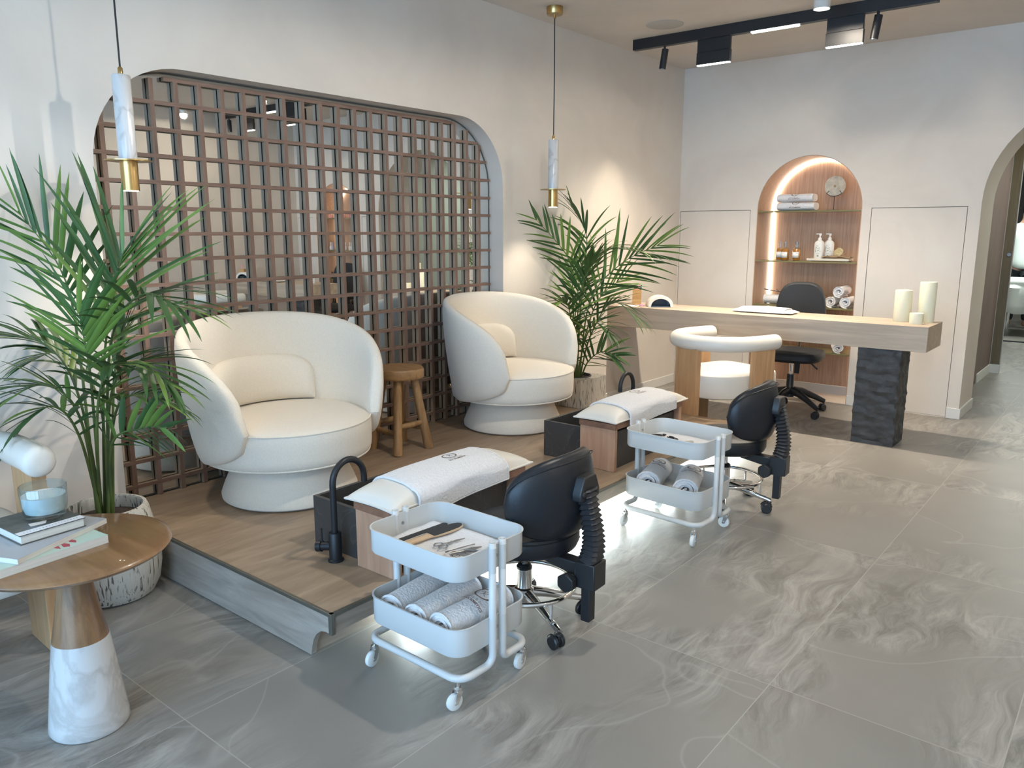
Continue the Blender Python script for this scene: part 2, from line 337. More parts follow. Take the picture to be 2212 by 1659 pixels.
# ------------------------------------------------------------------ mesh helpers
class MB:
    def __init__(s): s.v = []; s.f = []; s.m = []; s.cur = 0
    def add(s, vs, fs, mi=None):
        o = len(s.v); s.v += [Vector(v) for v in vs]; s.f += [tuple(i + o for i in f) for f in fs]
        s.m += [s.cur if mi is None else mi] * len(fs); return s
    def box(s, c, d, rot=(0, 0, 0), mi=None):
        E_ = Euler(rot).to_matrix(); h = Vector(d) / 2
        vs = [Vector(c) + E_ @ Vector((x * h.x, y * h.y, z * h.z)) for z in (-1, 1) for y in (-1, 1) for x in (-1, 1)]
        return s.add(vs, [(0, 2, 3, 1), (4, 5, 7, 6), (0, 1, 5, 4), (2, 6, 7, 3), (0, 4, 6, 2), (1, 3, 7, 5)], mi)
    def lo(s, x0, y0, z0, x1, y1, z1, mi=None):
        return s.box(((x0 + x1) / 2, (y0 + y1) / 2, (z0 + z1) / 2), (abs(x1 - x0), abs(y1 - y0), abs(z1 - z0)), mi=mi)
    def tube(s, path, r, n=12, caps=True, closed=False, mi=None, flat=None):
        P = [Vector(p) for p in path]; N = len(P)
        rr = r if isinstance(r, (list, tuple)) else [r] * N
        T = []
        for i in range(N):
            if closed: t = P[(i + 1) % N] - P[i - 1]
            else: t = P[min(i + 1, N - 1)] - P[max(i - 1, 0)]
            T.append(t.normalized())
        a = Vector((0, 0, 1)) if abs(T[0].z) < 0.9 else Vector((1, 0, 0))
        u = (a - T[0] * a.dot(T[0])).normalized(); vs = []
        for i in range(N):
            u = (u - T[i] * u.dot(T[i])); u = u.normalized() if u.length > 1e-6 else T[i].orthogonal().normalized()
            w = T[i].cross(u)
            for k in range(n):
                a_ = 2 * PI * k / n
                fl = 1.0 if flat is None else flat
                vs.append(P[i] + (u * math.cos(a_) + w * math.sin(a_) * fl) * rr[i])
        fs = []
        rng = N if closed else N - 1
        for i in range(rng):
            j = (i + 1) % N
            for k in range(n):
                k2 = (k + 1) % n
                fs.append((i * n + k, i * n + k2, j * n + k2, j * n + k))
        if caps and not closed:
            fs.append(tuple(range(n - 1, -1, -1))); fs.append(tuple((N - 1) * n + k for k in range(n)))
        return s.add(vs, fs, mi)
    def cyl(s, p0, p1, r0, r1=None, n=24, mi=None): return s.tube([p0, p1], [r0, r0 if r1 is None else r1], n, mi=mi)
    def lathe(s, prof, n=40, c=(0, 0, 0), mi=None, sx=1.0, sy=1.0):
        """prof: list of (r, z) from bottom to top; r==0 ends are poles"""
        vs = []; fs = []; c = Vector(c); rows = []
        for r, z in prof:
            if r < 1e-6: rows.append([len(vs)]); vs.append(c + Vector((0, 0, z)))
            else:
                rows.append(list(range(len(vs), len(vs) + n)))
                vs += [c + Vector((r * math.cos(2 * PI * k / n) * sx, r * math.sin(2 * PI * k / n) * sy, z)) for k in range(n)]
        for a, b in zip(rows, rows[1:]):
            for k in range(n):
                k2 = (k + 1) % n
                if len(a) == 1 and len(b) == 1: continue
                if len(a) == 1: fs.append((a[0], b[k2], b[k]))
                elif len(b) == 1: fs.append((a[k], a[k2], b[0]))
                else: fs.append((a[k], a[k2], b[k2], b[k]))
        return s.add(vs, fs, mi)
    def grid(s, fn, nu, nv, cu=False, cv=False, mi=None):
        vs = [fn(i / (nu if cu else nu - 1), j / (nv if cv else nv - 1)) for i in range(nu) for j in range(nv)]
        fs = []
        for i in range(nu if cu else nu - 1):
            for j in range(nv if cv else nv - 1):
                i2, j2 = (i + 1) % nu, (j + 1) % nv
                fs.append((i * nv + j, i2 * nv + j, i2 * nv + j2, i * nv + j2))
        return s.add(vs, fs, mi)
    def prism(s, pts, a, b, axis='z', mi=None):
        """polygon pts in the plane across axis, extruded from a to b"""
        def mk(p, t): return {'z': (p[0], p[1], t), 'y': (p[0], t, p[1]), 'x': (t, p[0], p[1])}[axis]
        n = len(pts); vs = [mk(p, a) for p in pts] + [mk(p, b) for p in pts]
        fs = [tuple(range(n - 1, -1, -1)), tuple(range(n, 2 * n))] + [(i, (i + 1) % n, n + (i + 1) % n, n + i) for i in range(n)]
        return s.add(vs, fs, mi)
    def xf(s, mtx, start=0):
        for i in range(start, len(s.v)): s.v[i] = mtx @ s.v[i]
        return s
    def build(s, name, mats, parent=None, smooth=40, bevel=0.0, seg=2, subsurf=0, solid=0.0, kind=None, loc=None, rotz=0.0):
        me = bpy.data.meshes.new(name); me.from_pydata([tuple(v) for v in s.v], [], s.f)
        if not isinstance(mats, (list, tuple)): mats = [mats]
        for m in mats: me.materials.append(M[m] if isinstance(m, str) else m)
        if len(mats) > 1: me.polygons.foreach_set('material_index', s.m)
        bm = bmesh.new(); bm.from_mesh(me); bmesh.ops.recalc_face_normals(bm, faces=bm.faces); bm.to_mesh(me); bm.free()
        if smooth:
            me.polygons.foreach_set('use_smooth', [True] * len(me.polygons))
            if not subsurf: me.set_sharp_from_angle(angle=R_(smooth))
        me.update()
        o = bpy.data.objects.new(name, me); COL.objects.link(o)
        if parent is not None: o.parent = parent
        if loc is not None: o.location = loc
        if rotz: o.rotation_euler = (0, 0, rotz)
        if solid: k = o.modifiers.new('solid', 'SOLIDIFY'); k.thickness = solid; k.offset = 0
        if bevel:
            k = o.modifiers.new('bevel', 'BEVEL'); k.width = bevel; k.segments = seg; k.limit_method = 'ANGLE'; k.angle_limit = R_(35)
            k.harden_normals = False
        if subsurf: k = o.modifiers.new('sub', 'SUBSURF'); k.levels = subsurf; k.render_levels = subsurf
        if kind: o['kind'] = kind
        return o
def thing(name, label, cat, loc=(0, 0, 0), rotz=0.0, group=None):
    o = bpy.data.objects.new(name, None); COL.objects.link(o); o.location = loc; o.rotation_euler = (0, 0, rotz)
    o.empty_display_size = 0.05
    return tag(o, label, cat, group)
def tag(o, label, cat, group=None):
    o['label'] = label; o['category'] = cat
    if group: o['group'] = group
    return o
def dup(root, loc=None, rotz=None, label=None, group=None):
    r = root.copy(); COL.objects.link(r)
    if loc is not None: r.location = loc
    if rotz is not None: r.rotation_euler = (0, 0, rotz)
    if label: r['label'] = label
    if group: r['group'] = group
    for ch in list(root.children):
        c = ch.copy(); COL.objects.link(c); c.parent = r
        for g in list(ch.children):
            d = g.copy(); COL.objects.link(d); d.parent = c
    return r
def struct(o): o['kind'] = 'structure'; return o
def bez(p, n=24):
    P = [Vector(q) for q in p]; out = []
    for i in range(n + 1):
        t = i / n; a = 1 - t
        if len(P) == 4: out.append(P[0] * a ** 3 + P[1] * 3 * a * a * t + P[2] * 3 * a * t * t + P[3] * t ** 3)
        else: out.append(P[0] * a * a + P[1] * 2 * a * t + P[2] * t * t)
    return out
def spline(P, n=8):
    """Catmull-Rom through the points"""
    P = [Vector(p) for p in P]; Q = [P[0] * 2 - P[1]] + P + [P[-1] * 2 - P[-2]]; out = []
    for i in range(1, len(Q) - 2):
        for k in range(n):
            t = k / n
            out.append(0.5 * ((2 * Q[i]) + (Q[i + 1] - Q[i - 1]) * t + (2 * Q[i - 1] - 5 * Q[i] + 4 * Q[i + 1] - Q[i + 2]) * t * t
                              + (3 * Q[i] - 3 * Q[i + 1] + Q[i + 2] - Q[i - 1]) * t ** 3))
    out.append(P[-1]); return out
def rrect(x0, y0, x1, y1, r, n=8, rs=None):
    """rounded rectangle, counter-clockwise; rs = radii bl, br, tr, tl"""
    rs = rs or (r, r, r, r); out = []
    for (cx, cy, a0, q) in ((x0 + rs[0], y0 + rs[0], PI, rs[0]), (x1 - rs[1], y0 + rs[1], 1.5 * PI, rs[1]),
                            (x1 - rs[2], y1 - rs[2], 0, rs[2]), (x0 + rs[3], y1 - rs[3], PI / 2, rs[3])):
        if q < 1e-6: out.append((cx, cy)); continue
        out += [(cx + q * math.cos(a0 + PI / 2 * k / n), cy + q * math.sin(a0 + PI / 2 * k / n)) for k in range(n + 1)]
    return out
def arch(x0, x1, z0, ztop, n=24):
    r = (x1 - x0) / 2; zs = ztop - r; c = (x0 + x1) / 2
    return [(x0, z0), (x1, z0)] + [(c + r * math.cos(PI * k / n), zs + r * math.sin(PI * k / n)) for k in range(n + 1)]
def wall(name, outer, holes, a, b, axis, m):
    """slab with holes: outline in the plane across the axis, thickness from a to b"""
    bm = bmesh.new(); es = []
    def mk(p, t): return {'x': (t, p[0], p[1]), 'y': (p[0], t, p[1])}[axis]
    for loop in [outer] + holes:
        vs = [bm.verts.new(mk(p, a)) for p in loop]
        es += [bm.edges.new((vs[i], vs[(i + 1) % len(vs)])) for i in range(len(vs))]
    bmesh.ops.triangle_fill(bm, use_beauty=True, use_dissolve=False, edges=es)
    g = bmesh.ops.extrude_face_region(bm, geom=list(bm.faces))
    d = {'x': Vector((b - a, 0, 0)), 'y': Vector((0, b - a, 0))}[axis]
    bmesh.ops.translate(bm, vec=d, verts=[v for v in g['geom'] if isinstance(v, bmesh.types.BMVert)])
    bmesh.ops.recalc_face_normals(bm, faces=bm.faces)
    me = bpy.data.meshes.new(name); bm.to_mesh(me); bm.free(); me.materials.append(M[m])
    me.polygons.foreach_set('use_smooth', [True] * len(me.polygons)); me.set_sharp_from_angle(angle=R_(25))
    o = bpy.data.objects.new(name, me); COL.objects.link(o); return struct(o)
def text_mesh(txt, size, bold=0.0):
    cu = bpy.data.curves.new('txt', 'FONT'); cu.body = txt; cu.size = size; cu.align_x = 'CENTER'; cu.resolution_u = 3; cu.offset = bold
    o = bpy.data.objects.new('txt', cu); COL.objects.link(o)
    dg = bpy.context.evaluated_depsgraph_get(); dg.update()
    me = bpy.data.meshes.new_from_object(o.evaluated_get(dg))
    vs = [(v.co.x, v.co.y) for v in me.vertices]; fs = [tuple(p.vertices) for p in me.polygons]
    bpy.data.objects.remove(o); bpy.data.curves.remove(cu); bpy.data.meshes.remove(me)
    return vs, fs
def emblem(parent, fn, s=1.0, ring=(1.0, 0.78), name='logo'):
    """embroidered round R emblem with two lines of text; fn(u,v) maps a flat point (metres) to the surface"""
    b = MB()
    n = 40; vs = []; rx, ry = 0.026 * s * ring[0], 0.026 * s * ring[1]; w = 0.0022 * s; cy = 0.026 * s
    for k in range(n):
        a = 2 * PI * k / n
        ww = w * (0.65 + 0.5 * abs(math.cos(a)))
        vs += [(math.cos(a) * (rx - ww), cy + math.sin(a) * (ry - ww)), (math.cos(a) * (rx + ww), cy + math.sin(a) * (ry + ww))]
    b.add([fn(*p) for p in vs], [(2 * k, 2 * k + 1, (2 * k + 3) % (2 * n), (2 * k + 2) % (2 * n)) for k in range(n)], 0)
    def stroke(pts, w_):
        P = [Vector((*p, 0)) for p in pts]; P = [q for q in spline(P, 5)]; o = []
        for i, q in enumerate(P):
            t = (P[min(i + 1, len(P) - 1)] - P[max(i - 1, 0)]).normalized(); nn = Vector((-t.y, t.x, 0)) * w_ * s
            o += [q * s + nn, q * s - nn]
        b.add([fn(p.x, p.y + cy) for p in o], [(2 * i, 2 * i + 1, 2 * i + 3, 2 * i + 2) for i in range(len(P) - 1)], 0)
    stroke([(-0.011, 0.002), (-0.006, 0.008), (-0.001, 0.006), (-0.004, -0.011)], 0.0009)
    stroke([(-0.004, 0.007), (0.004, 0.012), (0.010, 0.008), (0.006, 0.002), (-0.001, 0.001), (0.004, -0.005), (0.011, -0.010)], 0.0009)
    for txt, size, y, mi, bold in (('Beauty & Soul', 0.0135, -0.013, 1, 0.0), ('BTY COSMETICS', 0.0125, -0.027, 0, 0.0004)):
        v, f = text_mesh(txt, size * s, bold * s)
        b.add([fn(p[0], p[1] + y * s) for p in v], f, mi)
    return b.build(name, ['ink', 'ink_grey'], parent, smooth=0)

# ================================================================== THE ROOM
b = MB(); b.lo(-4.3, YF - 0.3, -0.06, 3.2, 16.5, 0); struct(b.build('floor', 'floor', smooth=0))
b = MB(); b.lo(XL - 0.25, YF - 0.3, H, XR + 0.25, YB + 0.6, H + 0.1); struct(b.build('ceiling', 'ceiling', smooth=0))
OPEN = rrect(1.444, ZP - 0.02, 3.961, 2.016, 0, 14, rs=(0, 0, 0.40, 0.40))
wall('wall_left', [(YF - 0.2, 0), (YB + 0.5, 0), (YB + 0.5, H), (YF - 0.2, H)], [OPEN], XL - 0.24, XL, 'x', 'plaster')
N1 = arch(-2.585, -1.768, 0.004, 1.928); N2 = arch(0.775, 1.575, 0.004, 1.928)
ARCH = arch(-0.984, 0.39, 0.0, 2.232, 32)
D = [(-3.287 + 0.012, -2.640, 1.518), (-1.702, -1.065, 1.518), (0.465, 0.695, 1.518), (1.645, 1.955, 1.518)]
drect = [[(x0, 0.006), (x1, 0.006), (x1, z), (x0, z)] for x0, x1, z in D]
AR2 = [(ARCH[0][0], -0.0)] + ARCH[1:]
outer = [(XL, 0), (ARCH[0][0], 0)] + ARCH[:1:-1][::1] + [(ARCH[1][0], 0), (XR, 0), (XR, H), (XL, H)]
outer = [(XL, 0), (-0.984, 0)] + list(reversed(ARCH[2:])) + [(0.39, 0), (XR, 0), (XR, H), (XL, H)]
wall('wall_back', outer, [N1, N2] + drect, YB, YB + 0.5, 'y', 'plaster')
for i, (x0, x1, z) in enumerate(D):
    b = MB(); b.lo(x0 + 0.004, YB + 0.0015, 0.008, x1 - 0.004, YB + 0.03, z - 0.004); struct(b.build('door_%d' % (i + 1), 'plaster', smooth=0))
    b = MB(); b.lo(x0 - 0.01, YB + 0.032, 0.0, x1 + 0.01, YB + 0.05, z + 0.01); struct(b.build('trim_%d' % (i + 1), 'groove', smooth=0))  # dark slab behind each door, its colour stands for the shade in the gap
wall('wall_right', [(YF - 0.2, 0), (YB + 0.5, 0), (YB + 0.5, H), (YF - 0.2, H)], [], XR, XR + 0.2, 'x', 'plaster')
wall('wall_front', [(XL, 0), (XR, 0), (XR, H), (XL, H)], [[(-3.0, 0.08), (1.7, 0.08), (1.7, 2.55), (-3.0, 2.55)]], YF - 0.2, YF, 'y', 'plaster')
w = MB(); w.lo(-3.0, YF - 0.11, 0.08, 1.7, YF - 0.10, 2.55); w1 = struct(w.build('window_1', 'window_glass', smooth=0))
w = MB()
for x in (-2.98, -1.43, 0.13, 1.68): w.lo(x - 0.02, YF - 0.14, 0.08, x + 0.02, YF - 0.07, 2.55)
for z in (0.10, 2.53): w.lo(-3.0, YF - 0.14, z - 0.02, 1.7, YF - 0.07, z + 0.02)
w.build('window_frame', 'black_metal', w1, smooth=0)
b = MB(); b.lo(XL - 0.32, 1.2, 0, XL - 0.242, 4.2, 2.3); struct(b.build('wall_left_light_block', 'groove', smooth=0))  # unseen slab added behind the mirror recess to stop sky light leaking in
# baseboards (interrupted by the flush doors and the niches)
b = MB(); b.lo(XL, 4.602, 0, XL + 0.012, YB, 0.078); struct(b.build('baseboard_left', 'white_paint', bevel=0.003))
b = MB()
b.lo(-2.64, YB - 0.012, 0, -2.585, YB, 0.078); b.lo(-1.768, YB - 0.012, 0, -1.702, YB, 0.078); b.lo(-1.065, YB - 0.012, 0, -0.972, YB, 0.078)
b.lo(-0.984, YB, 0, -0.972, YB + 0.5, 0.078); b.lo(0.378, YB - 0.012, 0, 0.465, YB, 0.078)
b.lo(-2.585, 6.70, 0, -1.768, 6.712, 0.078); b.lo(0.775, 6.70, 0, 1.575, 6.712, 0.078)
struct(b.build('baseboard_back', 'white_paint', bevel=0.003))
b = MB(); b.lo(XR - 0.012, YF, 0, XR, YB, 0.078); struct(b.build('baseboard_right', 'white_paint', bevel=0.003))

# ---- shelf niches: veneered lining, glass shelves, led line
SHZ = [0.395, 0.752, 1.112, 1.507]
def niche(x0, x1, label, glabel):
    c = (x0 + x1) / 2; r = (x1 - x0) / 2; zs = 1.928 - r
    t = thing('shelf_niche', label, 'shelf niche', (c, YB, 0))
    prof = [(-r, 0.0)] + [(r * math.cos(PI - PI * k / 28), zs + r * math.sin(PI - PI * k / 28)) for k in range(29)] + [(r, 0.0)]
    b = MB(); k = (r - 0.006) / r
    vs = []; n = len(prof)
    for (x, z) in prof:
        zi = z if z <= zs else zs + (z - zs) * k
        vs += [(x * 0.999, 0.001, z if z <= zs else zs + (z - zs) * 0.999), (x * 0.999, 0.345, z), (x * k, 0.345, zi), (x * k, 0.001, zi)]
    fs = []
    for i in range(n - 1):
        for q in range(4): fs.append((4 * i + q, 4 * i + (q + 1) % 4, 4 * i + 4 + (q + 1) % 4, 4 * i + 4 + q))
    b.add(vs, fs); b.build('lining', 'niche', t, smooth=30)
    b = MB(); b.prism([(x * 0.998, z if z <= zs else zs + (z - zs) * 0.998) for x, z in prof], 0.340, 0.352, 'y'); b.build('back_panel', 'niche', t, smooth=0)
    path = [(x * 0.965, 0.330, z if z > 0.05 else 0.085) for x, z in [(p[0], p[1] if p[1] <= zs else zs + (p[1] - zs) * 0.965) for p in prof]]
    q = MB(); q.tube(path, 0.0075, 6); q.build('led_strip', 'led', t)
    for z in SHZ:
        s_ = MB(); s_.lo(-r * 0.99, 0.006, z - 0.012, r * 0.99, 0.315, z); s_.build('glass_shelf', 'shelf_glass', t, smooth=0, bevel=0.001)
    return t
niche(-2.585, -1.768, 'arched wood-lined shelf niche with led line, holding towels and bottles', '')
niche(0.775, 1.575, 'arched niche with nail polish shelves, seen in the mirror beside the arch', '')

# ---- passage behind the arch
b = MB(); b.lo(-1.30, 6.874, 0, -1.134, 8.79, 2.6); b.lo(-4.2, 8.60, 0, -1.30, 8.79, 2.6); struct(b.build('wall_passage_left', 'brown_panel', smooth=0))
b = MB(); b.lo(-1.134, 8.03, 0, -1.122, 8.73, 0.085); b.lo(-1.134, 8.72, 0, -1.046, 8.733, 0.085); struct(b.build('baseboard_passage', 'white_paint', bevel=0.002))
b = MB(); b.lo(0.50, 6.874, 0, 0.62, 16.0, 2.6); struct(b.build('wall_passage_right', 'pale_green', smooth=0))
b = MB(); b.lo(-4.2, 6.874, 2.5, 0.62, 11.35, 2.6); struct(b.build('ceiling_passage', 'ceiling', smooth=0))
t = thing('sliding_door', 'tall olive brown sliding door leaf with grey edges beyond the arch', 'door', (-1.09, 8.75, 0.0))
b = MB(); b.lo(-0.040, -0.014, 0.09, 0.038, 0.03, 2.45); b.build('door_panel', 'olive_panel', t, smooth=0)
b = MB(); b.lo(0.038, -0.016, 0.0, 0.045, 0.0, 2.45); b.lo(-0.044, -0.016, 0.0, -0.038, 0.0, 2.45); b.lo(-0.04, 0, 0.0, 0.04, 0.03, 0.09); b.build('door_frame', 'grille', t, smooth=0)
b = MB(); b.cyl((0.012, -0.02, 1.13), (0.012, -0.014, 1.13), 0.016); b.build('door_lock', 'steel', t)
b = MB(); b.lo(-4.2, 16.0, 0, 0.62, 16.1, 2.6); struct(b.build('wall_treatment_room', 'dark_room', smooth=0))
b = MB(); b.lo(-4.2, 11.35, 2.56, 0.62, 16.1, 2.66); struct(b.build('ceiling_treatment_room', 'dark_room', smooth=0))
b = MB(); b.lo(-4.3, 8.6, 0, -4.2, 16.1, 2.6); struct(b.build('wall_treatment_side', 'dark_room', smooth=0))
b = MB(); b.lo(-4.2, 11.36, 0, 0.5, 11.40, 0.012); struct(b.build('trim_5', 'black_metal', smooth=0))
t = thing('treatment_bed', 'massage bed under a hanging white sheet, in the dark room beyond the arch', 'bed', (-1.42, 12.40, 0))
b = MB(); b.lo(-0.62 + 0.5, -0.40, 0.60, 0.98, 0.40, 0.72); b.build('mattress', 'sheet', t, bevel=0.03, seg=3)
def bedcloth(u, v):
    y = -0.43 + 0.86 * v; x = -0.15 + 1.17 * u
    z = 0.728
    if v < 0.12 or v > 0.88:
        s_ = (0.12 - v) / 0.12 if v < 0.12 else (v - 0.88) / 0.12
        z -= s_ * (0.34 + 0.10 * math.sin(u * 7)); y = (-0.43 if v < 0.12 else 0.43) + 0.02 * math.sin(u * 31)
    return Vector((x, y, z))
b = MB(); b.grid(bedcloth, 40, 34); b.build('bed_sheet', 'sheet', t, solid=0.006)
for x in (-0.08, 0.9):
    for y in (-0.32, 0.32):
        b = MB(); b.cyl((x, y, 0), (x, y, 0.62), 0.024, n=14); b.build('leg', 'chrome', t)
t = thing('stool', 'small white draped stool with chrome legs behind the massage bed', 'stool', (-1.22, 13.75, 0))
b = MB(); b.box((0, 0, 0.46), (0.42, 0.42, 0.12)); b.build('seat', 'sheet', t, bevel=0.03, seg=3)
for x in (-0.17, 0.17):
    for y in (-0.17, 0.17):
        b = MB(); b.cyl((x, y, 0), (x * 0.9, y * 0.9, 0.42), 0.012, n=10); b.build('leg', 'chrome', t)
for x, y, z, wh in ((-1.35, 13.6, 2.54, 'nearer'), (-0.7, 14.3, 2.54, 'farther')):
    b = MB(); b.box((0, 0, 0), (0.9, 0.05, 0.03)); o = b.build('linear_light', 'glow', None, bevel=0.004, loc=(x, y + 1.0, z))
    tag(o, wh + ' slim white linear light on the dark ceiling beyond the arch', 'ceiling light', 'linear lights in the treatment room')

# ---- person standing by the bed, seen from behind
def skin(name, J, E_, m, parent, root=0, sub=2, loc=(0, 0, 0), rotz=0):
    me = bpy.data.meshes.new(name); me.from_pydata([j[0] for j in J], E_, []); me.materials.append(M[m])
    o = bpy.data.objects.new(name, me); COL.objects.link(o); o.parent = parent; o.location = loc; o.rotation_euler = (0, 0, rotz)
    k = o.modifiers.new('skin', 'SKIN'); k.use_smooth_shade = True; k.branch_smoothing = 0.5
    if not me.skin_vertices: me.skin_vertices.new()
    for i, j in enumerate(J):
        sv = me.skin_vertices[0].data[i]; r = j[1]; sv.radius = r if isinstance(r, tuple) else (r, r); sv.use_root = (i == root)
    s_ = o.modifiers.new('sub', 'SUBSURF'); s_.levels = sub; s_.render_levels = sub
    return o
pp = thing('person', 'person with dark hair in a loose white t-shirt standing with back turned beyond the bed', 'person', (-1.43, 13.05, 0), R_(8))
J = [((0, 0, 0.95), (0.15, 0.11)), ((0, 0, 1.15), (0.14, 0.10)), ((0, 0.01, 1.38), (0.17, 0.10)), ((0, 0.01, 1.50), (0.06, 0.06)),
     ((0, 0.015, 1.57), (0.078, 0.088)), ((0, 0.02, 1.65), (0.075, 0.09)), ((0, 0.01, 1.70), (0.045, 0.05)),
     ((0.18, 0, 1.40), 0.055), ((0.22, 0.02, 1.14), 0.042), ((0.20, 0.16, 0.95), 0.03), ((0.17, 0.27, 0.93), 0.026),
     ((-0.18, 0, 1.40), 0.055), ((-0.22, 0.02, 1.14), 0.042), ((-0.20, 0.16, 0.95), 0.03), ((-0.17, 0.27, 0.93), 0.026),
     ((0.09, 0, 0.86), 0.085), ((0.10, 0.01, 0.48), 0.055), ((0.10, -0.01, 0.08), 0.038), ((0.10, 0.13, 0.04), 0.032),
     ((-0.09, 0, 0.86), 0.085), ((-0.10, 0.01, 0.48), 0.055), ((-0.10, -0.01, 0.08), 0.038), ((-0.10, 0.13, 0.04), 0.032)]
for s_, o_ in ((1, 10), (-1, 14)):
    for q in range(4):
        a = (q - 1.5) * 0.018
        J.append(((J[o_][0][0] + a, J[o_][0][1] + 0.045, 0.92), 0.010)); J.append(((J[o_][0][0] + a * 1.2, J[o_][0][1] + 0.085 - abs(a), 0.90), 0.008))
    J.append(((J[o_][0][0] - s_ * 0.035, J[o_][0][1] + 0.02, 0.915), 0.011))
E0 = [(0, 1), (1, 2), (2, 3), (3, 4), (4, 5), (5, 6), (2, 7), (7, 8), (8, 9), (9, 10), (2, 11), (11, 12), (12, 13), (13, 14), (0, 15), (15, 16), (16, 17),
      (17, 18), (0, 19), (19, 20), (20, 21), (21, 22)]
for base, o_ in ((23, 10), (32, 14)):
    for q in range(4): E0 += [(o_, base + 2 * q), (base + 2 * q, base + 2 * q + 1)]
    E0.append((o_, base + 8))
skin('body', J, E0, 'skin', pp)
skin('t_shirt', [((0, 0, 0.80), (0.19, 0.145)), ((0, 0, 0.98), (0.18, 0.135)), ((0, 0, 1.2), (0.175, 0.125)), ((0, 0.01, 1.40), (0.19, 0.115)), ((0, 0.01, 1.475), (0.085, 0.075)),
                 ((0.20, 0, 1.39), 0.078), ((0.25, 0.02, 1.20), 0.072), ((-0.20, 0, 1.39), 0.078), ((-0.25, 0.02, 1.20), 0.072)],
     [(0, 1), (1, 2), (2, 3), (3, 4), (3, 5), (5, 6), (3, 7), (7, 8)], 'tshirt', pp)
skin('trousers', [((0, 0, 0.92), (0.165, 0.125)), ((0.09, 0, 0.80), 0.095), ((0.10, 0.01, 0.48), 0.07), ((0.10, -0.01, 0.10), 0.055),
                  ((-0.09, 0, 0.80), 0.095), ((-0.10, 0.01, 0.48), 0.07), ((-0.10, -0.01, 0.10), 0.055)],
     [(0, 1), (1, 2), (2, 3), (0, 4), (4, 5), (5, 6)], 'dark_cloth', pp)
b = MB(); b.lathe([(0, -0.10), (0.06, -0.085), (0.088, -0.03), (0.092, 0.03), (0.07, 0.085), (0.03, 0.108), (0, 0.112)], 24, sx=0.92, sy=1.08)
b.xf(Matrix.Translation((0, -0.006, 1.645))); b.build('hair', 'hair', pp)

# ---- mirror and lattice in the left wall recess
b = MB(); b.prism([(1.444 + 0.004 if p[0] < 1.45 else (3.961 - 0.004 if p[0] > 3.955 else p[0]), min(max(p[1], ZP - 0.015), 2.012)) for p in OPEN], MX - 0.01, MX, 'x')
tag(b.build('mirror', 'mirror', smooth=0), 'large rounded wall mirror set in the recess behind the wooden lattice', 'mirror')
b = MB(); po = [(p[0], p[1]) for p in rrect(1.4475, ZP + 0.003, 3.9575, 2.0125, 0, 14, rs=(0, 0, 0.3965, 0.3965))]
b.tube([(MX + 0.002, y, z) for y, z in po], 0.003, 6, closed=True); mr = b.build('mirror_edge', 'groove', bpy.data.objects['mirror'])
lat = thing('wood_lattice', 'brown wooden lattice screen in front of the rounded wall mirror', 'lattice screen', (XL - 0.085, 2.70, ZP))
def top_at(y, m=0.022):
    r = 0.40; zt = 2.016
    if y < 1.444 + r: d = 1.444 + r - y
    elif y > 3.961 - r: d = y - (3.961 - r)
    else: return zt - m
    q = (r - m) ** 2 - d * d
    return None if q <= 0 else zt - r + math.sqrt(q)
def ends_at(z):
    r = 0.40; m = 0.022; zt = 2.016
    if z < zt - r: return 1.444 + 0.004, 3.961 - m
    d = z - (zt - r); q = (r - m) ** 2 - d * d
    if q <= 0: return None
    return 1.444 + r - math.sqrt(q), 3.961 - r + math.sqrt(q)
SP = 0.10986; Y0 = 1.528; Z0 = 1.336
def slat(name, x0, y0, z0, x1, y1, z1, m):
    s_ = MB(); s_.lo(x0, y0, z0, x1, y1, z1); o = s_.build(name, [m, 'slat_side'], lat, smooth=0)
    for p in o.data.polygons: p.material_index = 0 if abs(p.normal.x) > 0.5 else 1
for k in range(22):
    y = Y0 + SP * k; zt = top_at(y)
    if zt is None: continue
    slat('vertical_slat', -0.029, y - 2.70 - 0.010, 0.001, -0.006, y - 2.70 + 0.010, zt - ZP, 'lattice')
for k in range(-10, 7):
    z = Z0 + SP * k
    if k == 6: z = 1.986
    e = ends_at(z + 0.006)
    if e is None: continue
    slat('horizontal_slat', -0.0285, e[0] - 2.70, z - ZP - 0.008, -0.0055, e[1] - 2.70, z - ZP + 0.008, 'lattice_h')

# ---- raised platform
PX, PY0, PY1 = -1.857, 1.398, 4.60
pf = thing('raised_platform', 'low wood-covered platform with bronze edge trim along the mirror wall', 'platform', (PX, PY0, 0))
b = MB(); b.lo(XL - PX + 0.001, 0.008, 0.172, -0.008, PY1 - PY0 - 0.008, ZP); b.build('deck', 'deck', pf, smooth=0)
b = MB(); b.lo(MX - PX + 0.005, 1.448 - PY0, 0.15, XL - PX + 0.001, 3.957 - PY0, ZP - 0.001); b.build('recess_sill', 'deck', pf, smooth=0)
side = [(XL - PX + 0.001, 0.002), (-0.113, 0.002), (-0.108, 0.03), (-0.098, 0.06), (-0.082, 0.085), (-0.058, 0.104), (-0.032, 0.110), (-0.012, 0.110), (-0.012, 0.168), (XL - PX + 0.001, 0.168)]
b = MB(); b.prism(side, 0.0, 0.02, 'y'); b.build('side_panel', 'deck_side', pf, smooth=0)
b = MB(); b.prism(side, PY1 - PY0 - 0.02, PY1 - PY0, 'y'); b.build('side_panel', 'deck_side', pf, smooth=0)
b = MB(); b.lo(-0.02, 0.012, 0.110, -0.006, PY1 - PY0 - 0.012, 0.168)
b.lo(-0.125, 0.02, 0.110, -0.02, PY1 - PY0 - 0.02, 0.118); b.build('front_lip', 'deck_side_y', pf, smooth=0)
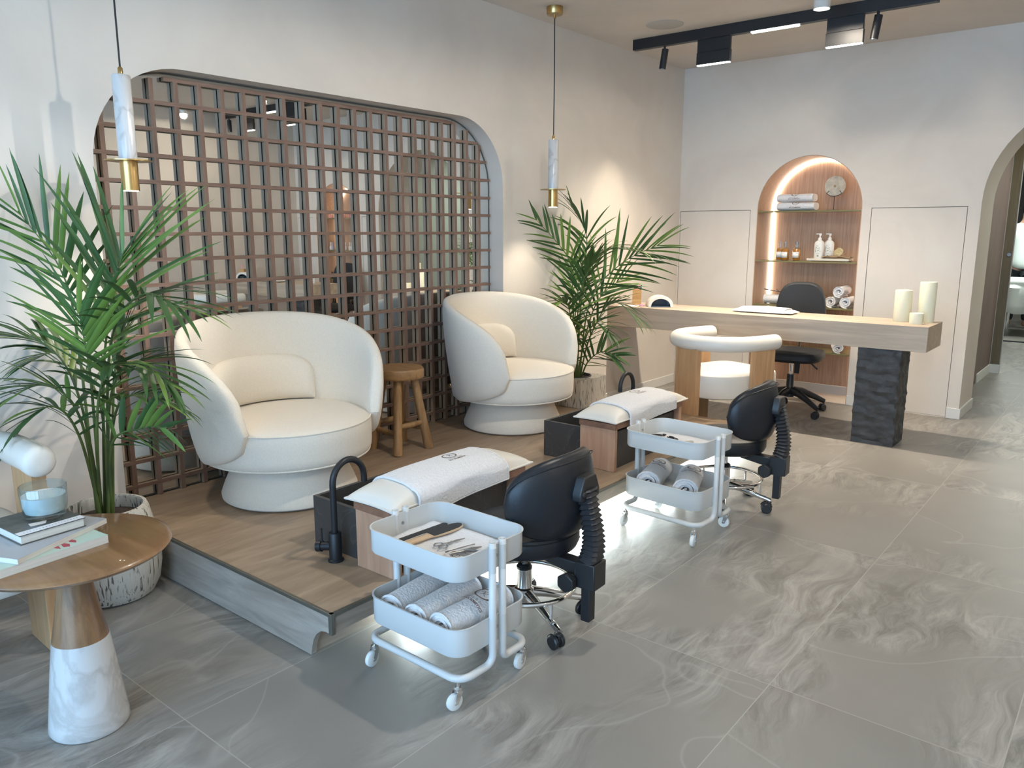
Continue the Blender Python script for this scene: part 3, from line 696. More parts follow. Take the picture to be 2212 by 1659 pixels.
b = MB(); b.lo(-0.135, 0.02, 0.0, -0.125, PY1 - PY0 - 0.02, 0.112); b.build('kick_panel', 'deck_side_y', pf, smooth=0)
b = MB(); b.lo(XL - PX + 0.001, -0.002, 0.166, 0.0, 0.010, 0.179); b.lo(-0.012, -0.002, 0.166, 0.001, PY1 - PY0, 0.179)
b.lo(-0.014, -0.003, 0.108, 0.002, 0.013, 0.179); b.build('edge_trim', 'edge_metal', pf, smooth=0, bevel=0.0015)
b = MB(); b.lo(-0.078, 0.33, 0.105, -0.058, PY1 - PY0 - 0.1, 0.110); b.build('led_strip', 'led_cool', pf, smooth=0)

# ================================================================== LIGHT FITTINGS
def pendant(x, y, label):
    t = thing('pendant_light', label, 'pendant light', (x, y, 0), group='marble and brass pendant lights')
    b = MB(); b.lathe([(0, H - 0.045), (0.048, H - 0.045), (0.05, H - 0.042), (0.05, H), (0, H)], 32); b.lathe([(0, H - 0.066), (0.008, H - 0.066), (0.008, H - 0.045), (0, H - 0.045)], 16)
    b.build('ceiling_rose', 'brass', t)
    b = MB(); b.tube([(0, 0, H - 0.06), (0.002, 0.0, 2.3), (0, 0, 1.93)], 0.0035, 8); b.build('cord', 'black_plastic', t)
    b = MB(); b.lathe([(0, 1.91), (0.009, 1.91), (0.009, 1.935), (0.005, 1.94), (0, 1.94)], 20); b.build('cap', 'brass', t)
    b = MB(); b.lathe([(0, 1.610), (0.0325, 1.610), (0.0325, 1.908), (0.030, 1.911), (0, 1.911)], 40); b.build('marble_tube', 'marble', t)
    b = MB(); b.lathe([(0, 1.605), (0.082, 1.605), (0.082, 1.609), (0, 1.609)], 56); b.build('collar_disc', 'brass', t)
    b = MB(); b.lathe([(0.026, 1.500), (0.031, 1.498), (0.031, 1.604), (0.026, 1.604)], 40); b.build('brass_tube', 'brass', t)
    b = MB(); b.lathe([(0, 1.4965), (0.0262, 1.4965), (0.0262, 1.502), (0, 1.502)], 32); b.build('diffuser', 'glow', t)
    return t
pendant(-3.035, 1.46, 'marble tube pendant light with brass end, hanging by the large left palm')
pendant(-3.035, 4.156, 'marble tube pendant light with brass end, hanging by the right palm and desk')
for i, (x, y) in enumerate(DOWN[:5]):
    lab = ['round white surface downlight above the middle of the black track', 'round white surface downlight out of view, added to brighten the left wall',
           'round white surface downlight in the mirror, beside the arch side of the track', 'round white surface downlight mirrored above the far desk',
           'round white surface downlight on the ceiling near the far wall'][i]
    t = thing('ceiling_downlight', lab, 'ceiling light', (x, y, 0), group='white surface downlights')
    b = MB(); b.lathe([(0.041, 2.596), (0.046, 2.594), (0.046, H), (0.041, H)], 32); b.build('housing', 'white_paint', t)
    b = MB(); b.lathe([(0, 2.600), (0.0415, 2.600), (0.0415, 2.604), (0, 2.604)], 32); b.build('diffuser', 'glow', t)
t = thing('ceiling_spotlight', 'small white adjustable ceiling spotlight aimed at the left palm and wall', 'ceiling light', (-1.02, 3.38, H))
b = MB(); b.cyl((0, 0, -0.02), (0, 0, 0), 0.03, n=24); b.cyl((-0.018, -0.018, -0.108), (0.01, 0.012, -0.03), 0.026, n=24); b.build('housing', 'white_paint', t)
t = thing('ceiling_speaker', 'flush round grey speaker grille in the ceiling', 'speaker', (-2.714, 4.95, H))
b = MB(); b.lathe([(0, -0.004), (0.118, -0.004), (0.124, -0.002), (0.124, 0.0), (0, 0.0)], 48); b.build('grille', 'grille', t)
def track(x0, x1, y, label, sgn):
    t = thing('track_light', label, 'track light', (x0, y, H))
    L = x1 - x0
    b = MB(); b.lo(0, -0.024, -0.07, L, 0.024, 0); b.build('rail', 'black_metal', t, smooth=0, bevel=0.001)
    def bx(a): return a if sgn > 0 else L - a
    for a in (0.50, 1.36):
        b = MB(); w_ = 0.235 if a < 1 else 0.215
        b.box((bx(a + w_ / 2), 0, -0.11), (w_, 0.026, 0.085)); b.box((bx(a + w_ / 2), 0.0, -0.192), (w_ + 0.006, 0.028, 0.078))
        p = b.build('folding_panel', 'black_metal', t, smooth=0, bevel=0.0015)
        b = MB(); b.box((bx(a + w_ / 2), 0, -0.234), (w_ - 0.004, 0.024, 0.006)); b.build('diffuser', 'glow', p, smooth=0)
    b = MB(); b.box((bx(1.03), 0, -0.073), (0.31, 0.03, 0.012)); b.build('linear_diffuser', 'glow', t, bevel=0.004)
    for a in (0.245, 1.65):
        b = MB(); q = bx(a); b.cyl((q, 0, -0.09), (q, 0, -0.07), 0.008, n=12); b.cyl((q - 0.012, -0.004, -0.222), (q + 0.003, 0.004, -0.09), 0.0235, n=28)
        p = b.build('spot', 'black_metal', t)
        b = MB(); b.cyl((q - 0.0125, -0.004, -0.2245), (q - 0.012, -0.004, -0.2195), 0.0205, n=24); b.build('spot_lens', 'steel', p)
    return t
track(-3.10, -1.13, 5.22, 'long black ceiling track light with spots and folding panels above the desk', 1)
track(0.1, 2.0 - 0.06, 5.30, 'black ceiling track light seen in the mirror above the far desk', -1)

# ================================================================== SWIVEL ARMCHAIRS
def swivel_chair(label):
    """faces local +X"""
    t = thing('swivel_armchair', label, 'armchair', (0, 0, 0), group='cream boucle tub chairs on the platform')
    b = MB(); b.lathe([(0, 0.003), (0.285, 0.003), (0.298, 0.012), (0.300, 0.03), (0.285, 0.07), (0.262, 0.12), (0.246, 0.165), (0.238, 0.20), (0, 0.20)], 64)
    b.build('base', 'cream', t)
    b = MB(); b.lathe([(0, 0), (0.27, 0), (0.27, 0.004), (0, 0.004)], 40); b.build('floor_ring', 'black_plastic', t)
    b = MB(); R = 0.372
    b.lathe([(0, 0.185), (0.25, 0.185), (R - 0.035, 0.192), (R - 0.012, 0.20), (R - 0.002, 0.215), (R, 0.24), (R + 0.001, 0.30), (R, 0.343), (R - 0.004, 0.352), (R - 0.03, 0.362), (R - 0.10, 0.374), (0.15, 0.380), (0, 0.381)], 72)
    b.build('seat', 'cream', t, smooth=60)
    for z, r in ((0.200, R - 0.009), (0.350, R - 0.001)):
        q = MB(); q.tube([(r * math.cos(2 * PI * k / 72), r * math.sin(2 * PI * k / 72), z) for k in range(72)], 0.0035, 6, closed=True); q.build('piping', 'cream', t)
    # shell: wraps round the back; phi measured from the back (-X); ends are rounded petals
    PM = R_(126); ZM = 0.36
    def sh(u, v):
        # u: along phi (-1..1), v: around the cross-section loop
        a = -1 + 2 * u; p = 2.35
        e = max(0.0, 1 - abs(a) ** p) ** (1 / p)
        th = 0.084 * (0.50 + 0.50 * min(1.0, e * 1.6))
        top = ZM + (0.795 - ZM) * e; bot = ZM - (ZM - 0.172) * (max(0.0, 1 - abs(a) ** 2.7) ** (1 / 2.7))
        h = (top - bot) / 2; c = (top + bot) / 2
        w = 2 * PI * v; n = 0.62
        cw, sw = math.cos(w), math.sin(w)
        dx = math.copysign(abs(cw) ** n, cw) * th / 2; dz = math.copysign(abs(sw) ** 0.85, sw) * h
        z = c + dz
        k = (z - 0.36)
        r = 0.372 + (0.050 * k / 0.43 if k > 0 else 0.13 * k) + dx + 0.012 * abs(a) ** 2
        r *= 1 - 0.03 * abs(a) ** 3
        ph = PI + a * PM
        X = r * math.cos(ph); return Vector((X * (0.90 if X < 0 else 1.0) + 0.015, r * math.sin(ph) * 1.03, z))
    b = MB(); us = 61
    b.grid(sh, us, 28, cv=True); b.build('shell', 'cream', t, smooth=80)
    # lumbar cushion hugging the inside of the back
    def lum(u, v):
        a = (-1 + 2 * u); w = 2 * PI * v
        e = max(0.0, 1 - abs(a) ** 3.6) ** (1 / 3.6)
        hz = 0.108 * e + 0.002; cw, sw = math.cos(w), math.sin(w)
        dz = math.copysign(abs(sw) ** 0.75, sw) * hz; dx = math.copysign(abs(cw) ** 0.8, cw) * (0.05 * e + 0.002)
        ph = PI + a * R_(50); z = 0.378 + hz + dz
        r = 0.312 + dx + 0.050 * (z - 0.36) / 0.43
        return Vector((r * math.cos(ph) * 0.90 + 0.015, r * math.sin(ph) * 1.03, z))
    b = MB(); b.grid(lum, 41, 24, cv=True); b.build('lumbar_cushion', 'cream', t, smooth=80)
    return t
ch = swivel_chair('cream boucle swivel tub chair beside the tall left palm, nearest the camera')
ch.location = (-2.955, 2.035, ZP); ch.rotation_euler = (0, 0, R_(-6))
dup(ch, (-2.965, 3.66, ZP), R_(0), 'cream boucle swivel tub chair between the log stool and the right palm')

# ---- log stool
t = thing('wooden_stool', 'round teak log stool on four splayed legs between the two cream chairs', 'stool', (-3.10, 2.85, ZP))
def slab(u, v):
    a = 2 * PI * u; r = 0.138 * (1 + 0.03 * math.sin(3 * a + 1) + 0.02 * math.sin(5 * a))
    pr = [(0, 0.455), (0.8, 0.455), (0.97, 0.452), (1.0, 0.442), (1.0, 0.405), (0.96, 0.398), (0, 0.398)]
    k = v * (len(pr) - 1); i = min(int(k), len(pr) - 2); f = k - i
    q = pr[i][0] * (1 - f) + pr[i + 1][0] * f; z = pr[i][1] * (1 - f) + pr[i + 1][1] * f
    return Vector((r * q * math.cos(a), r * q * math.sin(a), z))
b = MB(); b.grid(slab, 56, 19, cu=True); b.build('seat', 'stool_top', t)
LG = []
for k, a in enumerate((-48, 42, 132, 222)):
    c_, s_ = math.cos(R_(a)), math.sin(R_(a)); LG.append((c_, s_))
    P = [(c_ * (0.155 - 0.075 * q), s_ * (0.155 - 0.075 * q), 0.40 * q) for q in (0, 0.25, 0.5, 0.75, 1.0)]
    b = MB(); b.tube(P, [0.026, 0.0245, 0.0235, 0.023, 0.021], 12); b.build('leg', 'stool_wood', t)
for k in range(4):
    a, c = LG[k], LG[(k + 1) % 4]; z = 0.115 if k % 2 else 0.15; q = 0.155 - 0.075 * z / 0.40
    b = MB(); b.tube([(a[0] * q, a[1] * q, z), ((a[0] + c[0]) * q / 2, (a[1] + c[1]) * q / 2, z - 0.004), (c[0] * q, c[1] * q, z)], [0.013, 0.0165, 0.013], 10); b.build('stretcher', 'stool_wood', t)

# ================================================================== FOOT BASINS
def basin(label, x, y, group='black stone foot basins'):
    t = thing('foot_basin', label, 'foot basin', (x, y, ZP), group=group)
    W_, L_, h, k = 0.43, 0.63, 0.19, 0.016
    b = MB(); b.lo(0, 0, 0, W_, k, h); b.lo(0, L_ - k, 0, W_, L_, h); b.lo(0, k, 0, k, L_ - k, h); b.lo(W_ - k, k, 0, W_, L_ - k, h); b.build('walls', 'basin', t, smooth=0, bevel=0.001)
    b = MB(); b.lo(k, k, 0.0, W_ - k, L_ - k, 0.03); b.build('bottom', 'basin', t, smooth=0)
    b = MB(); b.lathe([(0, 0.030), (0.022, 0.030), (0.022, 0.033), (0, 0.034)], 24, c=(0.1, 0.32, 0)); b.build('drain', 'black_metal', t)
    return t
basin('black stone foot basin in front of the nearest cream chair', -2.372, 1.728)
basin('black stone foot basin in front of the far cream chair', -2.412, 3.242)
def faucet(label, x, y, rz):
    """spout arcs along local +Y, lever body to local -X"""
    t = thing('faucet', label, 'faucet', (x, y, ZP), rz, 'matt black gooseneck faucets')
    b = MB(); b.lathe([(0, 0), (0.0285, 0), (0.0285, 0.006), (0.023, 0.010), (0.023, 0.105), (0.021, 0.108), (0, 0.108)], 36); b.build('body', 'black_metal', t)
    path = [(0, 0, 0.10), (0, 0, 0.27)] + [(0, 0.072 - 0.072 * math.cos(a), 0.285 + 0.078 * math.sin(a)) for a in [PI * k / 16 for k in range(0, 17)]] + [(0, 0.144, 0.265)]
    b = MB(); b.tube(path, 0.0118, 18); b.build('spout', 'black_metal', t)
    b = MB(); b.cyl((0, 0, 0.055), (-0.048, -0.022, 0.050), 0.0165, n=24); b.cyl((-0.048, -0.022, 0.050), (-0.066, -0.030, 0.048), 0.0205, n=28); p = b.build('valve', 'black_metal', t)
    b = MB(); b.tube([(-0.045, -0.022, 0.06), (-0.049, -0.022, 0.085), (-0.047, -0.022, 0.118)], [0.0038, 0.0032, 0.0038], 10); b.build('lever', 'black_metal', p)
    return t
faucet('matt black gooseneck faucet beside the nearest stone basin', -2.178, 1.672, 0)
faucet('matt black gooseneck faucet behind the far white pillow bench', -2.30, 3.965, PI)

def pillow_pt(u, v, lx, ly, h, p=3.0):
    """u,v in -1..1"""
    e = max(0.0, (1 - abs(u) ** p) * (1 - abs(v) ** p)) ** 0.5
    cr = 1 - 0.06 * (1 - abs(u) ** 2) * 0 
    return lx / 2 * u * (1 - 0.03 * (1 - v * v)), ly / 2 * v * (1 - 0.03 * (1 - u * u)), h * e
def bench(label, plabel, tlabel, x, y, rz, emb=True, shift=0.0):
    """foot rest bench; long axis local Y, front (towards the room) local +X"""
    t = thing('foot_bench', label, 'bench', (x, y, ZP), rz, 'cherry wood foot rest benches')
    L_, W_ = 0.70, 0.205
    for yy in (0.0, L_ - 0.026):
        b = MB(); b.lo(-W_ / 2, yy, 0.0, W_ / 2, yy + 0.026, 0.215); b.build('end_panel', 'bench_wood', t, smooth=0, bevel=0.003)
    b = MB(); b.lo(-W_ / 2 - 0.004, -0.004, 0.215, W_ / 2 + 0.004, L_ + 0.004, 0.243); b.build('top_rail', 'bench_top', t, smooth=0, bevel=0.002)
    p = thing('foot_pillow', plabel, 'pillow', (0, 0, 0), rz, 'white vinyl foot pillows')
    mtx = Matrix.Translation((x, y, ZP + 0.243)) @ Matrix.Rotation(rz, 4, 'Z') @ Matrix.Translation((0, L_ / 2, 0))
    p.location = mtx.translation
    b = MB()
    def top(u, v): a = pillow_pt(-1 + 2 * u, -1 + 2 * v, 0.245, 0.755, 0.066, 3.2); return Vector((a[0], a[1], a[2] + 0.014))
    def bot(u, v): a = pillow_pt(-1 + 2 * u, -1 + 2 * v, 0.245, 0.755, 0.012, 4); return Vector((a[0], a[1], 0.013 - a[2]))
    b.grid(top, 29, 57); b.grid(bot, 15, 29); b.build('cushion', 'pillow', p, smooth=70)
    b = MB(); q = [pillow_pt(u, v, 0.245, 0.755, 0, 4) for u, v in [(-1 + 2 * i / 20, -1) for i in range(20)] + [(1, -1 + 2 * i / 40) for i in range(40)] + [(1 - 2 * i / 20, 1) for i in range(20)] + [(-1, 1 - 2 * i / 40) for i in range(40)]]
    b.tube([(a[0], a[1], 0.0135) for a in q], 0.0045, 6, closed=True); b.build('piping', 'pillow', p)
    # towel laid over the pillow, hanging over the front edge
    tw = thing('draped_towel', tlabel, 'towel', mtx.translation, rz, 'embroidered towels over the foot pillows')
    y0, y1 = -0.255 + shift, 0.215 + shift
    def sheet(s_, v):
        yy = y0 + (y1 - y0) * v; d = s_ * 0.315 - 0.115         # distance along the drape; 0 = crest
        ve = abs(yy) / 0.3775
        hmax = 0.066 * max(0.0, 1 - ve ** 3.2) ** 0.5
        if d < 0.095:
            u = max(-1, min(1, d / 0.1225)); z = hmax * max(0.0, 1 - abs(u) ** 3.2) ** 0.5 + 0.0185; xx = d
        else:
            f = min(1.0, (d - 0.095) / 0.04); u = 0.775
            z1 = hmax * max(0.0, 1 - u ** 3.2) ** 0.5 + 0.0185
            ang = f * PI / 2 * 0.92
            xx = 0.095 + 0.033 * math.sin(ang); z = z1 - 0.030 * (1 - math.cos(ang))
            if d > 0.135: xx += 0.002 + 0.004 * math.sin(v * 9); z -= (d - 0.135) * (0.86 + 0.14 * math.cos((v - 0.15) * 3.0))
        return Vector((xx, yy + 0.004 * math.sin(s_ * 5 + 1), z))
    b = MB(); b.grid(sheet, 44, 40); b.build('cloth', 'terry', tw, smooth=70, solid=0.007)
    for vv in (0.0, 1.0):
        q = MB(); q.tube([sheet(s_ / 30, vv) for s_ in range(31)], 0.0048, 8); q.build('hem', 'terry', tw)
    q = MB(); q.tube([sheet(1.0, s_ / 30) for s_ in range(31)], 0.0045, 8); q.build('hem', 'terry', tw)
    def fn(u, v):   # u along the text (world: towards +Y), v up the letters (towards -X, the chair side)
        s_ = (-v + 0.0 + 0.115) / 0.315; vv = (u + 0.045 - y0) / (y1 - y0)
        a = sheet(s_, vv); return a + Vector((0, 0, 0.0048))
    emblem(tw, fn, 0.95, (1.25, 0.95))
    return t
bench('cherry wood foot bench over the nearest black basin', 'white vinyl pillow on the nearest foot bench', 'white embroidered towel draped over the nearest foot pillow', -1.978, 1.690, R_(0))
bench('cherry wood foot bench over the far black basin', 'white vinyl pillow on the far foot bench', 'white embroidered towel draped over the far foot pillow', -2.055, 3.205, R_(0), shift=0.01)

# ================================================================== TROLLEYS
def caster(parent, x, y, z, ang, r=0.026):
    t = parent
    b = MB(); q = Matrix.Translation((x, y, 0)) @ Matrix.Rotation(ang, 4, 'Z')
    o = 0.013
    b.cyl((0, 0, 2 * r + 0.004), (0, 0, z), 0.006, n=12); b.lathe([(0, 2 * r + 0.004), (0.013, 2 * r + 0.004), (0.013, 2 * r + 0.013), (0.009, 2 * r + 0.017), (0, 2 * r + 0.017)], 20)
    for s_ in (-1, 1):
        b.add([(-o - 0.006, s_ * 0.0115, r - 0.006), (-o + 0.006, s_ * 0.0115, r - 0.006), (0.011, s_ * 0.0115, 2 * r + 0.006), (-0.011, s_ * 0.0115, 2 * r + 0.006),
               (-o - 0.006, s_ * 0.010, r - 0.006), (-o + 0.006, s_ * 0.010, r - 0.006), (0.011, s_ * 0.010, 2 * r + 0.006), (-0.011, s_ * 0.010, 2 * r + 0.006)],
              [(0, 1, 2, 3), (7, 6, 5, 4), (0, 4, 5, 1), (1, 5, 6, 2), (2, 6, 7, 3), (3, 7, 4, 0)])
    b.cyl((-o, -0.013, r), (-o, 0.013, r), 0.005, n=12); b.xf(q)
    c = b.build('caster', 'chrome', t)
    b = MB(); b.tube([(-o, -0.008, r), (-o, -0.006, r), (-o, 0, r), (-o, 0.006, r), (-o, 0.008, r)], [r * 0.86, r * 0.97, r, r * 0.97, r * 0.86], 28); b.xf(q)
    b.build('wheel', 'wheel', c)
def trolley(label, x, y, rz, castor_angs):
    t = thing('trolley', label, 'trolley', (x, y, 0), rz, 'white two-tier enamel trolleys')
    LX, LY = 0.40, 0.32
    for zt, h in ((0.462, 0.078), (0.243, 0.088)):
        def prof(s_, k):
            pts = rrect(-LX / 2, -LY / 2, LX / 2, LY / 2, 0.058, 8); px, py = pts[k % len(pts)]
            # s_: 0 outer bottom .. profile points
            P = [(-0.004, zt - h), (0.0, zt - h + 0.006), (0.0, zt - 0.004), (0.0035, zt - 0.003), (0.0035, zt), (-0.002, zt), (-0.002, zt - 0.004), (-0.002, zt - h + 0.004)]
            d, z = P[s_]; L = math.hypot(px, py); n_ = Vector((px / (LX / 2), py / (LY / 2), 0))
            cx = max(-LX / 2 + 0.058, min(LX / 2 - 0.058, px)); cy = max(-LY / 2 + 0.058, min(LY / 2 - 0.058, py))
            nn = Vector((px - cx, py - cy, 0)); nn = nn.normalized() if nn.length > 1e-6 else Vector((0, 0, 0))
            return Vector((px, py, 0)) + nn * d + Vector((0, 0, z))
        n = 36; b = MB(); vs = [prof(s_, k) for s_ in range(8) for k in range(n)]
        fs = [(s_ * n + k, s_ * n + (k + 1) % n, (s_ + 1) * n + (k + 1) % n, (s_ + 1) * n + k) for s_ in range(7) for k in range(n)]
        fs.append(tuple(range(n - 1, -1, -1))); fs.append(tuple(7 * n + k for k in range(n)))
        b.add(vs, fs); p = b.build('tray', 'cart', t, smooth=50)
        for sx in (-1, 1):
            q = MB(); q.cyl((sx * (LX / 2 + 0.0015), 0, zt - h * 0.45), (sx * (LX / 2 + 0.004), 0, zt - h * 0.45), 0.006, n=16)
            q.cyl((sx * (LX / 2 - 0.003), 0.0, zt - h * 0.45), (sx * (LX / 2 - 0.006), 0.0, zt - h * 0.45), 0.005, n=16); q.build('bolt', 'steel', p)
            for sy in (-1, 1):
                q = MB(); q.cyl((sx * (LX / 2 + 0.007), sy * 0.022, zt - h - 0.002), (sx * (LX / 2 + 0.007), sy * 0.022, zt - 0.004), 0.0118, n=20); q.build('sleeve', 'cart', p)
    for sy in (-1, 1):
        xx = LX / 2 + 0.007; r = 0.0105; pts = []
        zb = 0.092; oy = sy * (LY / 2 - 0.008)
        half = [(0, oy, zb), (xx - 0.052, oy, zb)]
        a = [(xx - 0.052 + 0.045 * math.sin(k * PI / 12), oy - sy * 0.045 * (1 - math.cos(k * PI / 12)), zb) for k in range(1, 7)]
        yv = sy * 0.022
        c = [(xx - 0.007 + 0.007 * (k / 6), yv + sy * 0.03 - sy * 0.03 * math.sin(k * PI / 12), zb + 0.03 * (1 - math.cos(k * PI / 12))) for k in range(0, 7)]
        side_ = half[1:] + a + [(xx - 0.007, yv + sy * 0.05, zb)] + c + [(xx, yv, 0.2), (xx, yv, 0.474)]
        full = [(-p[0], p[1], p[2]) for p in reversed(side_)] + [half[0]] + side_
        b = MB(); b.tube(full, r, 14, caps=False); b.build('frame_tube', 'cart', t, solid=0.002)
    k = 0
    for sx in (-1, 1):
        for sy in (-1, 1):
            caster(t, sx * (LX / 2 - 0.018), sy * (LY / 2 - 0.015), 0.086, R_(castor_angs[k])); k += 1
    return t
trolley('white two-tier metal trolley with nail tools and three rolled towels, nearest the camera', -1.585, 1.635, R_(-1), (95, 80, 80, 95))
trolley('white two-tier metal trolley with two rolled towels, between the two black stools', -1.590, 3.168, R_(-4), (70, 20, 100, 10))

def towel_roll(label, loc, rz, L_=0.20, R=0.05, flat=0.85, emb=None, group='rolled white towels', tilt=0.0, seed=0):
    """rolled towel lying along local Y"""
    t = thing('rolled_towel', label, 'towel', loc, rz, group)
    b = MB(); turns = 2.6; th = (R - 0.006) / turns * 0.86; n = 90
    rr = random.Random(seed)
    def sp(f):   # f 0..1 centre -> outside
        a = f * turns * 2 * PI; r = 0.006 + (R - 0.006) * f
        wob = 1 + 0.05 * math.sin(a * 1.0 + seed) * (1 - f)
        return Vector((math.cos(a + 1.2) * r * wob, 0, math.sin(a + 1.2) * r * wob * flat))
    prof = []
    for i in range(n + 1):
        f = i / n; prof.append(sp(f))
    for i in range(n, -1, -1):
        f = i / n; p = sp(f); l = p.length or 1; prof.append(p * max(0.12, (l - th * (0.4 + 0.6 * f)) / l))
    m = len(prof); rows = 13; vs = []
    for j in range(rows):
        v = j / (rows - 1); yy = (v - 0.5) * L_
        e = 1 - 0.035 * abs(2 * v - 1) ** 6
        for i, p in enumerate(prof):
            f = (i if i <= n else 2 * n + 1 - i) / n
            off = 0.010 * (1 - f) * (1 if v < 0.5 else -1) * abs(2 * v - 1) ** 3
            vs.append((p.x * e, yy + off * 0.8, p.z * e + R * flat))
    fs = [(j * m + i, j * m + (i + 1) % m, (j + 1) * m + (i + 1) % m, (j + 1) * m + i) for j in range(rows - 1) for i in range(m)]
    for j in (0, rows - 1):
        for i in range(n): fs.append((j * m + i, j * m + i + 1, j * m + 2 * n - i, j * m + 2 * n + 1 - i))
    b.add(vs, fs); b.build('roll', 'terry', t, smooth=55)
    for s_ in (-1, 1):
        q = MB(); q.tube([(sp(f / 60).x * 0.96, s_ * (L_ / 2), sp(f / 60).z * 0.96 + R * flat) for f in range(6, 61)], 0.0042, 6)
        q.build('rolled_edge', 'terry', t)
    if emb:
        du, a0, ori = emb
        def fn(u, v):
            if ori == 'x': s1, s2 = u, v            # text runs round the roll
            else: s1, s2 = v, u
            a = PI / 2 - R_(a0) - s1 / R if ori == 'x' else PI / 2 - R_(a0) + s1 / R
            yy = du + (s2 if ori == 'x' else s2)
            k = R + 0.0012
            return Vector((math.cos(a) * k, yy, math.sin(a) * k * flat + R * flat))
        emblem(t, fn, 1.12, (1.0, 0.85) if ori == 'x' else (1.05, 0.8))
    return t
zt1 = 0.163
towel_roll('rolled white towel at the left end of the lower tray of the nearest trolley', (-1.708, 1.635, zt1), R_(6), 0.26, 0.0565, 0.86, seed=3)
towel_roll('plain rolled white towel in the middle of the lower tray of the nearest trolley', (-1.592, 1.632, zt1), R_(3), 0.26, 0.0565, 0.9, seed=1)
towel_roll('rolled white towel with round emblem at the right end of the nearest trolley', (-1.474, 1.632, zt1), R_(-3), 0.26, 0.059, 0.92, emb=(0.005, 12, 'x'), seed=2)
towel_roll('rolled white towel with emblem at the left of the trolley between the black stools', (-1.70, 3.165, zt1), R_(14), 0.235, 0.068, 0.92, emb=(0.0, 6, 'x'), seed=5)
towel_roll('rolled white towel with emblem at the right of the trolley between the black stools', (-1.525, 3.160, zt1), R_(20), 0.235, 0.069, 0.92, emb=(0.0, 14, 'x'), seed=6)

# ---- towel and tools in the top trays
def flat_towel(label, loc, rz, lx, ly, emb=True):
    t = thing('folded_towel', label, 'towel', loc, rz, 'towels lining the trolley trays')
    def f(u, v): return Vector(((u - 0.5) * lx, (v - 0.5) * ly, 0.010 + 0.0018 * math.sin(u * 9 + v * 4) + 0.0012 * math.sin(v * 14)))
    b = MB(); b.grid(f, 30, 22); b.build('cloth', 'terry', t, smooth=60, solid=0.010)
    if emb: emblem(t, lambda u, v: Vector((0.085 + u, -0.055 + v * 0.9, 0.0175)), 0.95, (1.2, 0.9))
    return t
flat_towel('flat white towel under the nail tools in the nearest trolley tray', (-1.590, 1.635, 0.387), R_(2), 0.35, 0.27)
flat_towel('flat white towel under the nail tools in the farther trolley tray', (-1.590, 3.168, 0.387), R_(-3), 0.34, 0.26, False)
ZT = 0.4065
def foot_file(label, x, y, rz, style, L_=0.25):
    t = thing('foot_file', label, 'foot file', (x, y, ZT), rz)
    if style == 'paddle':
        pts = [(-0.009, -L_ / 2), (0.009, -L_ / 2), (0.010, -0.01)] + [(0.0215 * math.sin(PI * (0.28 + 0.72 * k / 12)) + 0.0, 0.0 + (L_ / 2) * k / 12) for k in range(1, 13)]
        pts = [(-0.011, -L_ / 2), (0.011, -L_ / 2), (0.012, -0.02), (0.021, 0.02), (0.0235, 0.06), (0.021, 0.095), (0.012, 0.118), (0, 0.125), (-0.012, 0.118), (-0.021, 0.095), (-0.0235, 0.06), (-0.021, 0.02), (-0.012, -0.02)]
        b = MB(); b.prism(pts, 0.0, 0.008); b.build('handle', 'file_wood', t, bevel=0.002)
        pd = [(-0.0195, -0.008), (0.0195, -0.008), (0.0215, 0.03), (0.0222, 0.06), (0.0195, 0.095), (0.011, 0.115), (0, 0.121), (-0.011, 0.115), (-0.0195, 0.095), (-0.0222, 0.06), (-0.0215, 0.03)]
        b = MB(); b.prism(pd, 0.008, 0.0105); b.build('abrasive_pad', 'file_dark', t, bevel=0.0008)
    else:
        b = MB(); b.prism(rrect(-0.011, -L_ / 2, 0.011, L_ / 2, 0.011, 6), 0, 0.003); b.build('core', 'cap_pale', t)
        b = MB(); b.prism(rrect(-0.0108, -L_ / 2, 0.0108, L_ / 2, 0.0108, 6), 0.003, 0.0052); b.build('abrasive_pad', 'file_dark', t)
    return t
foot_file('long black straight nail file at the left of the nearest trolley tray', -1.705, 1.655, R_(-4), 'flat', 0.20)
foot_file('wooden foot file with black oval pad in the nearest trolley tray', -1.665, 1.655, R_(-6), 'paddle')
def arc(c, r, a0, a1, n=12, sx=1): return [(c[0] + r * sx * math.cos(R_(a0 + (a1 - a0) * k / n)), c[1] + r * math.sin(R_(a0 + (a1 - a0) * k / n))) for k in range(n + 1)]
def scissors(x, y, rz):
    t = thing('scissors', 'small steel scissors with looped handles in the nearest trolley tray', 'scissors', (x, y, ZT), rz)
    for s_ in (-1, 1):
        b = MB(); b.tube([(s_ * 0.0135 + 0.0105 * math.cos(a), -0.040 + 0.0145 * math.sin(a), 0.003 + 0.001 * s_) for a in [2 * PI * k / 24 for k in range(24)]], 0.0021, 8, closed=True)
        b.tube([(s_ * 0.008, -0.027, 0.003), (s_ * 0.003, -0.010, 0.0035), (0, 0.004, 0.004)], [0.002, 0.002, 0.0028], 8)
        b.tube([(0, 0.0, 0.004), (-s_ * 0.0016, 0.02, 0.004), (-s_ * 0.0008, 0.05, 0.0035)], [0.003, 0.0028, 0.0008], 8, flat=0.5); b.build('blade_and_loop', 'steel', t)
    b = MB(); b.cyl((0, 0, 0.002), (0, 0, 0.0075), 0.0026, n=12); b.build('pivot', 'chrome', t)
scissors(-1.578, 1.650, R_(-12))
